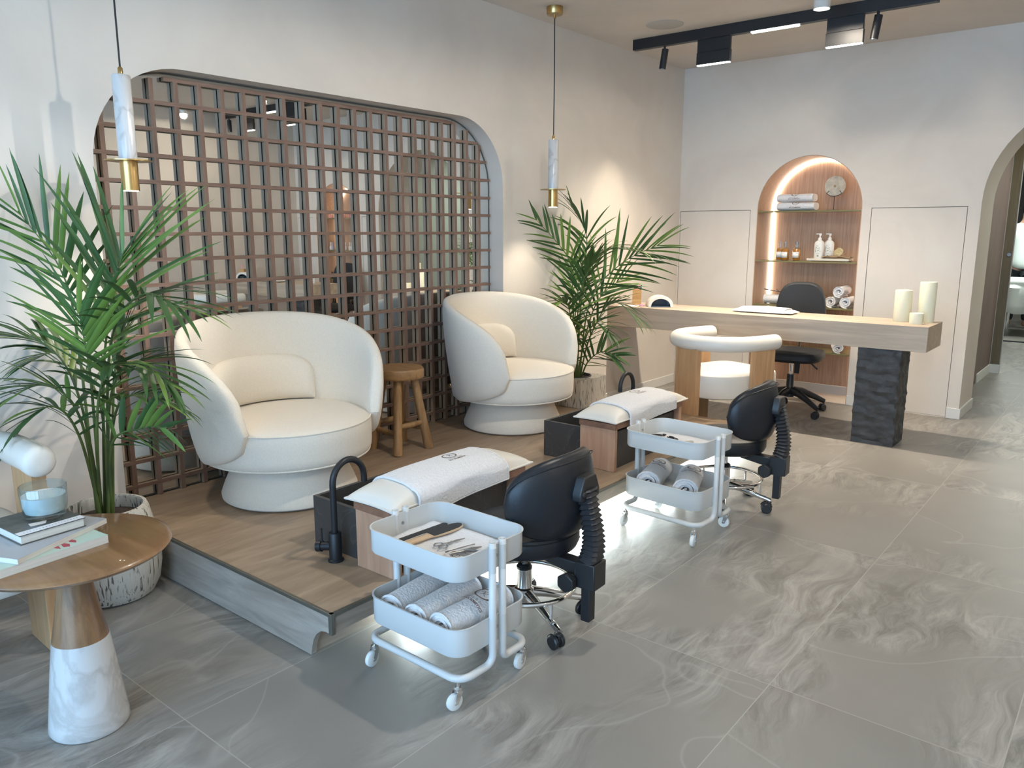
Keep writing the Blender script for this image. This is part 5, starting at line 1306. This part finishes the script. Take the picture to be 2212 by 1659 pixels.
F1=[
([(-2.94, 1.18, 0.29), (-3.05, 1.22, 0.96), (-3.08, 1.2, 1.21), (-3.16, 1.11, 1.42)],0.3,13,0.35,'flat'),
([(-2.93, 1.20, 0.29), (-2.86, 1.22, 0.86), (-2.85, 1.28, 1.15), (-2.84, 1.32, 1.28)],0.4,14,0.35,'flat'),
([(-2.92, 1.21, 0.29), (-2.8, 1.22, 0.93), (-2.59, 1.24, 1.14), (-2.38, 1.28, 1.11)],0.26,12,0.35,'droop'),
([(-2.88, 1.19, 0.29), (-2.83, 1.22, 0.76), (-2.68, 1.25, 0.91), (-2.52, 1.29, 0.84)],0.22,12,0.3,'droop'),
([(-2.94, 1.20, 0.29), (-2.91, 1.15, 0.76), (-2.96, 1.09, 0.95), (-3.04, 0.98, 1.0)],0.22,12,0.3,'droop'),
([(-2.89, 1.17, 0.29), (-2.85, 1.12, 0.71), (-2.86, 1.02, 0.84), (-2.92, 0.89, 0.78)],0.22,12,0.3,'droop'),
([(-2.90, 1.21, 0.29), (-2.81, 1.2, 0.6), (-2.69, 1.25, 0.67), (-2.55, 1.29, 0.69)],0.17,10,0.3,'flat'),
([(-2.90, 1.18, 0.29), (-2.85, 1.11, 0.65), (-2.83, 1.02, 0.77), (-2.87, 0.9, 0.67)],0.2,11,0.3,'droop'),
([(-2.93, 1.19, 0.29), (-2.78, 1.14, 0.82), (-2.77, 1.13, 0.98), (-2.75, 1.11, 1.11)],0.26,12,0.4,'flat'),
([(-2.91, 1.22, 0.29), (-2.93, 1.28, 0.79), (-2.92, 1.32, 0.94), (-2.92, 1.34, 1.03)],0.2,12,0.35,'droop'),
([(-2.96, 1.22, 0.29), (-3.01, 1.26, 0.7), (-3.12, 1.21, 0.9), (-3.17, 1.11, 0.89)],0.22,11,0.35,'droop'),
([(-2.92, 1.18, 0.29), (-2.76, 1.14, 0.72), (-2.6, 1.12, 0.91), (-2.47, 1.1, 0.94)],0.2,11,0.35,'droop'),
([(-2.91, 1.20, 0.29), (-2.81, 1.22, 0.7), (-2.7, 1.26, 0.79), (-2.64, 1.37, 0.73)],0.18,11,0.3,'droop'),
]
F2=[
([(-3.03, 4.41, 0.35), (-3.1, 4.49, 0.91), (-3.12, 4.45, 1.17), (-3.22, 4.20, 1.44)],0.26,15,0.25,'flat'),
([(-3.01, 4.42, 0.35), (-3.06, 4.54, 0.97), (-3.07, 4.6, 1.31), (-3.14, 4.50, 1.53)],0.26,15,0.3,'droop'),
([(-3.0, 4.43, 0.35), (-2.95, 4.48, 0.88), (-2.79, 4.6, 1.13), (-2.58, 4.74, 1.26)],0.34,15,0.3,'flat'),
([(-3.02, 4.42, 0.35), (-2.99, 4.46, 0.98), (-2.85, 4.51, 1.22), (-2.55, 4.62, 1.2)],0.24,13,0.3,'droop'),
([(-3.0, 4.44, 0.35), (-2.92, 4.44, 0.64), (-2.78, 4.48, 0.88), (-2.59, 4.54, 0.78)],0.24,12,0.25,'droop'),
([(-3.03, 4.41, 0.35), (-3.02, 4.37, 0.67), (-3.01, 4.29, 0.88), (-3.04, 4.18, 0.88)],0.20,12,0.3,'droop'),
([(-3.03, 4.45, 0.35), (-3.02, 4.57, 0.71), (-2.95, 4.62, 0.91), (-2.85, 4.73, 1.03)],0.26,12,0.25,'flat'),
([(-2.99, 4.44, 0.35), (-2.91, 4.41, 0.48), (-2.79, 4.39, 0.56), (-2.68, 4.41, 0.54)],0.2,10,0.2,'flat'),
([(-3.04, 4.40, 0.35), (-3.07, 4.47, 0.72), (-3.07, 4.51, 0.97), (-3.08, 4.56, 1.16)],0.24,14,0.3,'flat'),
([(-2.99, 4.40, 0.35), (-2.92, 4.37, 0.61), (-2.82, 4.35, 0.75), (-2.71, 4.36, 0.69)],0.22,11,0.2,'droop'),
([(-3.02, 4.42, 0.35), (-3.0, 4.4, 0.76), (-2.94, 4.39, 1.04), (-2.84, 4.38, 1.17)],0.24,13,0.3,'droop'),
([(-3.00, 4.38, 0.35), (-2.97, 4.34, 0.55), (-2.96, 4.27, 0.75), (-2.96, 4.17, 0.66)],0.16,11,0.2,'droop'),
]
palm('tall potted palm in a round scratched pot beside the side table', (-2.925, 1.205, 0), F1, pot_round, 20)
palm('potted palm in a square scratched pot on the platform beside the desk', (-3.025, 4.42, ZP), F2, pot_square, 60)

# ================================================================== SIDE TABLE WITH BOOKS AND CANDLE
TX, TY = -2.16, 0.79; TZ = 0.528
t = thing('side_table', 'round walnut side table on a cone base with white marble foot', 'side table', (TX, TY, 0))
b = MB(); b.lathe([(0, TZ - 0.026), (0.225, TZ - 0.026), (0.242, TZ - 0.020), (0.250, TZ - 0.011), (0.246, TZ - 0.004), (0.236, TZ), (0, TZ)], 80); b.build('table_top', 'walnut', t)
b = MB(); b.lathe([(0, 0.262), (0.0705, 0.262), (0.057, 0.33), (0.046, 0.40), (0.041, 0.45), (0.044, 0.49), (0.05, TZ - 0.026), (0, TZ - 0.026)], 56); b.build('upper_cone', 'walnut_v', t)
b = MB(); b.lathe([(0, 0.002), (0.100, 0.002), (0.103, 0.008), (0.100, 0.03), (0.086, 0.15), (0.0715, 0.262), (0, 0.262)], 64); b.build('marble_foot', 'marble', t)
def book(nm, label, loc, rz, lx, ly, th, cover, hard=True, extra=None):
    """spine on local -X side, open page edges on the other sides"""
    t = thing(nm, label, 'book', loc, rz)
    c = 0.0025 if hard else 0.0008
    b = MB(); b.lo(-lx / 2, -ly / 2, 0, lx / 2, ly / 2, c); b.lo(-lx / 2, -ly / 2, th - c, lx / 2, ly / 2, th); b.lo(-lx / 2, -ly / 2, c, -lx / 2 + c, ly / 2, th - c)
    b.build('cover', cover, t, smooth=0, bevel=0.0006)
    i = 0.004 if hard else 0.0004
    b = MB(); b.lo(-lx / 2 + c, -ly / 2 + i, c, lx / 2 - i, ly / 2 - i, th - c); b.build('pages', 'pages', t, smooth=0)
    if extra: extra(t, lx, ly, th)
    return t
def red_print(t, lx, ly, th):
    b = MB(); z = th + 0.0004
    b.prism([(0.060, 0.075), (0.084, 0.082), (0.100, 0.075), (0.082, 0.066)], th, z); b.prism([(0.070, 0.050), (0.095, 0.060), (0.112, 0.052), (0.104, 0.040), (0.085, 0.044)], th, z)
    b.prism([(0.060, 0.028), (0.088, 0.036), (0.110, 0.030), (0.085, 0.022)], th, z); b.build('cover_print', 'book_red', t, smooth=0)
def dark_print(t, lx, ly, th):
    b = MB(); z = th + 0.0003
    b.lo(lx / 2 - 0.028, -ly / 2, th, lx / 2 - 0.0005, ly / 2, z); b.build('title_band', 'book_white', t, smooth=0)
    b = MB(); q = random.Random(4)
    for i in range(18): b.box((lx / 2 - 0.014, -0.066 + i * 0.0078, z + 0.0001), (0.004, 0.0012 + 0.002 * q.random(), 0.0002))
    b.build('faint_title_marks', 'ink_grey', t, smooth=0)
    b = MB(); b.prism([(0.02, -0.03), (0.045, -0.035), (0.05, 0.0), (0.03, 0.012)], th, z); b.build('cover_picture', 'cap_pale', t, smooth=0)
book('coffee_table_book', 'largest pale green book with crimson print at the bottom of the stack', (-2.195, 0.700, TZ), R_(6), 0.235, 0.30, 0.022, 'book_green', False, red_print)
book('coffee_table_book', 'plain grey softcover book in the middle of the stack', (-2.225, 0.722, TZ + 0.022), R_(24), 0.22, 0.29, 0.014, 'book_grey', False)
book('picture_book', 'small thick hardcover with dark photo cover and white band, under the candle', (-2.250, 0.748, TZ + 0.036), R_(4), 0.185, 0.165, 0.026, 'book_dark', True, dark_print)
CZ = TZ + 0.0625
t = thing('jar_candle', 'white candle in a thick clear glass jar on top of the books', 'candle', (-2.262, 0.775, CZ))
b = MB(); b.lathe([(0, 0), (0.046, 0), (0.050, 0.003), (0.0555, 0.03), (0.0575, 0.085), (0.0565, 0.087), (0.0545, 0.085), (0.0525, 0.03), (0.048, 0.014), (0, 0.013)], 64); b.build('glass_jar', 'glass', t)
b = MB(); b.lathe([(0, 0.0136), (0.0470, 0.0146), (0.0515, 0.03), (0.0532, 0.060), (0.050, 0.0605), (0, 0.0600)], 56); b.build('wax', 'wax_white', t)
b = MB(); b.cyl((0, 0, 0.06), (0.001, 0, 0.071), 0.0011, n=8); b.build('wick', 'cap_pale', t)

# ================================================================== NICHE CONTENTS
def shelf_towel(label, x, y, z, L_, h, seed):
    t = thing('folded_towel', label, 'towel', (x, y, z), 0, 'embroidered towels stacked in the niche')
    def f(u, v):
        w = 2 * PI * v; X = (u - 0.5) * L_; e = 1 - 0.12 * abs(2 * u - 1) ** 8
        return Vector((X, math.copysign(abs(math.cos(w)) ** 0.75, math.cos(w)) * 0.07 * e, h / 2 + math.copysign(abs(math.sin(w)) ** 0.8, math.sin(w)) * h / 2 * (0.96 + 0.04 * math.sin(u * 5 + seed)) * e))
    b = MB(); vs0 = len(b.v); b.grid(f, 25, 28, cv=True)
    b.add([f(0, k / 28) for k in range(28)], [tuple(range(28))]); b.add([f(1, k / 28) for k in range(28)], [tuple(range(28))])
    b.build('cloth', 'terry', t, smooth=60)
    def fn(u, v): 
        s_ = max(-1, min(1, (v + 0.012) / (h / 2) * 0.80)); return Vector((u + 0.0, -0.0705 * (max(0.0, 1 - abs(s_) ** 2.4)) ** 0.42 - 0.0015, h / 2 + s_ * h / 2))
    emblem(t, fn, 0.98)
    return t
shelf_towel('lower folded white towel with emblem on the top niche shelf', -2.290, 6.47, 1.507, 0.295, 0.068, 1)
shelf_towel('upper folded white towel with emblem on the top niche shelf', -2.300, 6.47, 1.575, 0.285, 0.066, 2)
t = thing('stone_disc', 'round pitted stone disc on a thin black stand on the top niche shelf', 'sculpture', (-2.018, 6.50, 1.507))
b = MB(); b.lo(-0.045, -0.03, 0, 0.045, 0.03, 0.004); b.tube([(0, 0, 0.004), (0, 0, 0.125)], 0.0028, 8)
b.tube([(-0.040, -0.013, 0.150), (-0.058, -0.013, 0.130), (-0.03, -0.013, 0.112), (0, -0.013, 0.108), (0.03, -0.013, 0.112), (0.058, -0.013, 0.130), (0.040, -0.013, 0.150)], 0.0026, 8); b.tube([(0, 0, 0.10), (0, -0.013, 0.108)], 0.0026, 8); b.build('stand', 'black_metal', t)
b = MB(); b.tube([(0, -0.008, 0.185), (0, -0.006, 0.185), (0, 0.006, 0.185), (0, 0.008, 0.185)], [0.073, 0.078, 0.078, 0.073], 48); b.tube([(0, -0.0095, 0.185), (0, 0.0095, 0.185)], 0.010, 16, mi=1); b.build('disc', ['travertine', 'linen'], t, smooth=50)
def oil_bottle(label, x, y):
    t = thing('oil_bottle', label, 'bottle', (x, y, 1.112), 0, 'amber oil bottles in the niche')
    b = MB(); b.lathe([(0, 0), (0.029, 0), (0.032, 0.004), (0.032, 0.085), (0.027, 0.098), (0.0135, 0.106), (0.0125, 0.135), (0.015, 0.137), (0.015, 0.150), (0, 0.150)], 32); b.build('glass', 'glass', t)
    b = MB(); b.lathe([(0, 0.004), (0.0275, 0.004), (0.0295, 0.008), (0.0295, 0.080), (0.024, 0.094), (0, 0.096)], 28); b.build('oil', 'amber', t)
    b = MB(); b.grid(lambda u, v: Vector((0.0325 * math.cos(R_(-140 + 100 * u)), 0.0325 * math.sin(R_(-140 + 100 * u)), 0.022 + 0.046 * v)), 16, 2); b.build('label', 'paper', t, solid=0.0004)
oil_bottle('amber oil bottle at the back left of the three in the niche', -2.432, 6.53)
oil_bottle('amber oil bottle in front at the middle of the three in the niche', -2.365, 6.465)
oil_bottle('amber oil bottle at the right of the three in the niche', -2.285, 6.50)
t = thing('display_tray', 'long cream stone tray on the second niche shelf', 'tray', (-2.015, 6.495, 1.112))
b = MB(); b.box((0, 0, 0.013), (0.325, 0.13, 0.018)); b.box((-0.14, 0, 0.002), (0.01, 0.10, 0.004)); b.box((0.14, 0, 0.002), (0.01, 0.10, 0.004)); b.build('slab', 'tray_stone', t, bevel=0.002)
def pump(label, x, y, s=1.0):
    t = thing('pump_bottle', label, 'bottle', (x, y, 1.134), 0, 'white pump bottles in the niche')
    b = MB()
    def f(u, v):
        pr = [(0, 0), (0.92, 0), (1, 0.004), (1, 0.112), (0.9, 0.128), (0.5, 0.140), (0.34, 0.142), (0, 0.142)]
        k = v * 7; i = int(round(k)); a = 2 * PI * u; c_, s_ = math.cos(a), math.sin(a)
        return Vector((0.037 * pr[i][0] * math.copysign(abs(c_) ** 0.75, c_), 0.026 * pr[i][0] * math.copysign(abs(s_) ** 0.8, s_), pr[i][1]))
    b.grid(f, 40, 8, cu=True); b.build('body', 'bottle_white', t)
    b = MB(); b.lathe([(0, 0.14), (0.014, 0.14), (0.014, 0.158), (0.009, 0.162), (0.005, 0.170), (0.005, 0.188), (0, 0.188)], 24); b.box((-0.010, 0, 0.191), (0.040, 0.010, 0.008)); b.box((0.003, 0, 0.186), (0.016, 0.014, 0.016)); b.build('pump', 'uv_shell', t, bevel=0.001)
    b = MB(); rr = random.Random(3)
    for k in range(16):
        X, Z = rr.uniform(-0.010, 0.016), rr.uniform(0.045, 0.10)
        a = rr.uniform(0, 6.28); l = 0.008; b.add([(X, -0.0267, Z), (X + l * math.cos(a) - 0.002, -0.0267, Z + l * math.sin(a)), (X + 1.5 * l * math.cos(a), -0.0267, Z + 1.5 * l * math.sin(a)), (X + l * math.cos(a) + 0.002, -0.0267, Z + l * math.sin(a) - 0.003)], [(0, 1, 2, 3)])
    b.box((-0.018, -0.0267, 0.072), (0.003, 0.0004, 0.05)); b.box((0, -0.0267, 0.036), (0.028, 0.0004, 0.0015)); b.prism([(-0.010, 0.018), (0, 0.014), (0.010, 0.018), (0, 0.026)], -0.0269, -0.0265, 'y'); b.build('label_print', 'print_green', t, smooth=0)
pump('front white pump bottle with leaf print in the niche', -2.098, 6.475)
pump('white pump bottle partly behind the other on the niche tray', -2.040, 6.535)
t = thing('linen_cloth', 'crumpled brown linen cloth on the niche tray', 'cloth', (-1.955, 6.46, 1.134))
b = MB()
def ln(u, v):
    return Vector((-0.105 + 0.215 * u, -0.04 + 0.08 * v, 0.006 + 0.012 * (0.5 + 0.5 * math.sin(u * 11 + 2 * math.sin(v * 5))) * (math.sin(PI * u) ** 0.4) + 0.006 * math.sin(v * 9 + u * 4) ** 2))
b.grid(ln, 50, 20); b.build('cloth', 'linen', t, smooth=80, solid=0.004)
t = thing('body_brush', 'round wooden massage brush on the brown cloth in the niche', 'brush', (-1.945, 6.47, 1.160), R_(-20))
b = MB(); b.lathe([(0, -0.014), (0.025, -0.014), (0.036, -0.006), (0.038, 0.002), (0.034, 0.008), (0, 0.010)], 32); b.xf(Matrix.Translation((0, 0, 0.022)) @ Matrix.Rotation(R_(62), 4, 'X')); b.build('disc', 'sponge', t)
b = MB()
for k in range(-3, 4):
    for j in range(-3, 4):
        if k * k + j * j > 11: continue
        b.tube([(k * 0.0092, j * 0.0092, 0.006), (k * 0.0105, j * 0.0105, 0.019)], [0.0036, 0.0018], 8)
b.xf(Matrix.Translation((0, 0, 0.022)) @ Matrix.Rotation(R_(62), 4, 'X')); b.build('bristles', 'sponge', t)
b = MB(); b.tube([(0.02, 0.02, 0.02), (0.05, 0.015, 0.032), (0.07, 0.0, 0.02), (0.06, -0.01, 0.004)], 0.0022, 8); b.build('cord', 'linen', t)
towel_roll('rolled white towel at the left of the third niche shelf', (-2.42, 6.50, 0.752), R_(90), 0.20, 0.052, 0.8, seed=8, group='rolled towels in the niche')
t = thing('twig', 'dark twig resting across the rolled towel at the left of the third niche shelf', 'twig', (-2.38, 6.48, 0.842))
b = MB(); b.tube([(-0.14, -0.02, 0.030), (-0.06, -0.01, 0.018), (0.03, 0, 0.006), (0.10, 0.01, -0.0)], [0.0045, 0.003, 0.004, 0.003], 8); b.tube([(-0.02, 0, 0.012), (-0.045, 0.0, 0.033)], 0.002, 6); b.build('twig', 'black_metal', t)
for lb, x, z, sd in (('topmost rolled towel of the three at the right of the third niche shelf', -1.898, 0.752 + 0.082, 9), ('lower left rolled towel of the three at the right of the third niche shelf', -1.955, 0.752, 10),
                     ('lower right rolled towel of the three at the right of the third niche shelf', -1.842, 0.752, 11)):
    towel_roll(lb, (x, 6.50, z), R_(0), 0.20, 0.049, 0.95, seed=sd, group='rolled towels in the niche')
towel_roll('rolled white towel on the lowest niche shelf, below the desk edge', (-1.90, 6.49, 0.395), R_(20), 0.20, 0.048, 0.85, seed=12, group='rolled towels in the niche')

# ---- nail polish in the niche that the mirror shows
def polish(m, cap, nm):
    b = MB(); b.lathe([(0, 0), (0.0135, 0), (0.0145, 0.003), (0.0145, 0.032), (0.010, 0.040), (0.007, 0.042)], 16, mi=0); b.lathe([(0.0075, 0.042), (0.0082, 0.043), (0.0070, 0.078), (0, 0.079)], 16, mi=1)
    o = b.build('nail_polish_bottle', [m, cap], None)
    return o
rows = [(1.507, [('polish_pink', 'polish_pink'), ('polish_red', 'polish_red'), ('polish_pink', 'cap_pale')], 'nail polish bottle on the top shelf of the mirrored niche', 'polish bottles on the top mirrored shelf', 1.0),
        (1.112, [('polish_mauve', 'polish_mauve'), ('polish_black', 'polish_black'), ('cap_pale', 'cap_pale')], 'nail polish bottle on the second shelf of the mirrored niche', 'polish bottles on the second mirrored shelf', 1.25),
        (0.752, [('polish_black', 'polish_black')], 'nail polish bottle on the third shelf of the mirrored niche', 'polish bottles on the third mirrored shelf', 1.05),
        (0.395, [('polish_black', 'polish_black')], 'nail polish bottle on the lowest shelf of the mirrored niche', 'polish bottles on the lowest mirrored shelf', 1.3)]
for z, kinds, lb, grp, sc in rows:
    protos = []
    for k in kinds: protos.append(polish(*k, ''))
    used = set(); rr = random.Random(int(z * 100))
    xs = [0.83 + 0.062 * i for i in range(12)]
    for i, x in enumerate(xs):
        j = i % len(protos) if len(protos) > 1 and i > 2 else (min(i, len(protos) - 1))
        if z > 1.4: j = 1 if i == 10 else (0 if i % 2 else 2)
        if 1.0 < z < 1.2: j = 1 if i == 10 else (0 if 4 < i < 9 else 2)
        o = protos[j] if j not in used else protos[j].copy()
        if j in used: COL.objects.link(o)
        used.add(j); o.location = (x, 6.42 + 0.02 * (i % 2), z); o.scale = (sc, sc, sc)
        word = {'polish_pink': 'pink', 'polish_red': 'single red', 'polish_mauve': 'mauve', 'cap_pale': 'pale', 'polish_black': 'black'}
        c_ = word[kinds[j][0]] if not (kinds[j][1] == 'cap_pale' and z > 1.4) else 'pale-capped pink'
        tag(o, c_ + ' ' + lb, 'nail polish', c_ + ' ' + grp)
    for j, p in enumerate(protos):
        if j not in used: bpy.data.objects.remove(p)
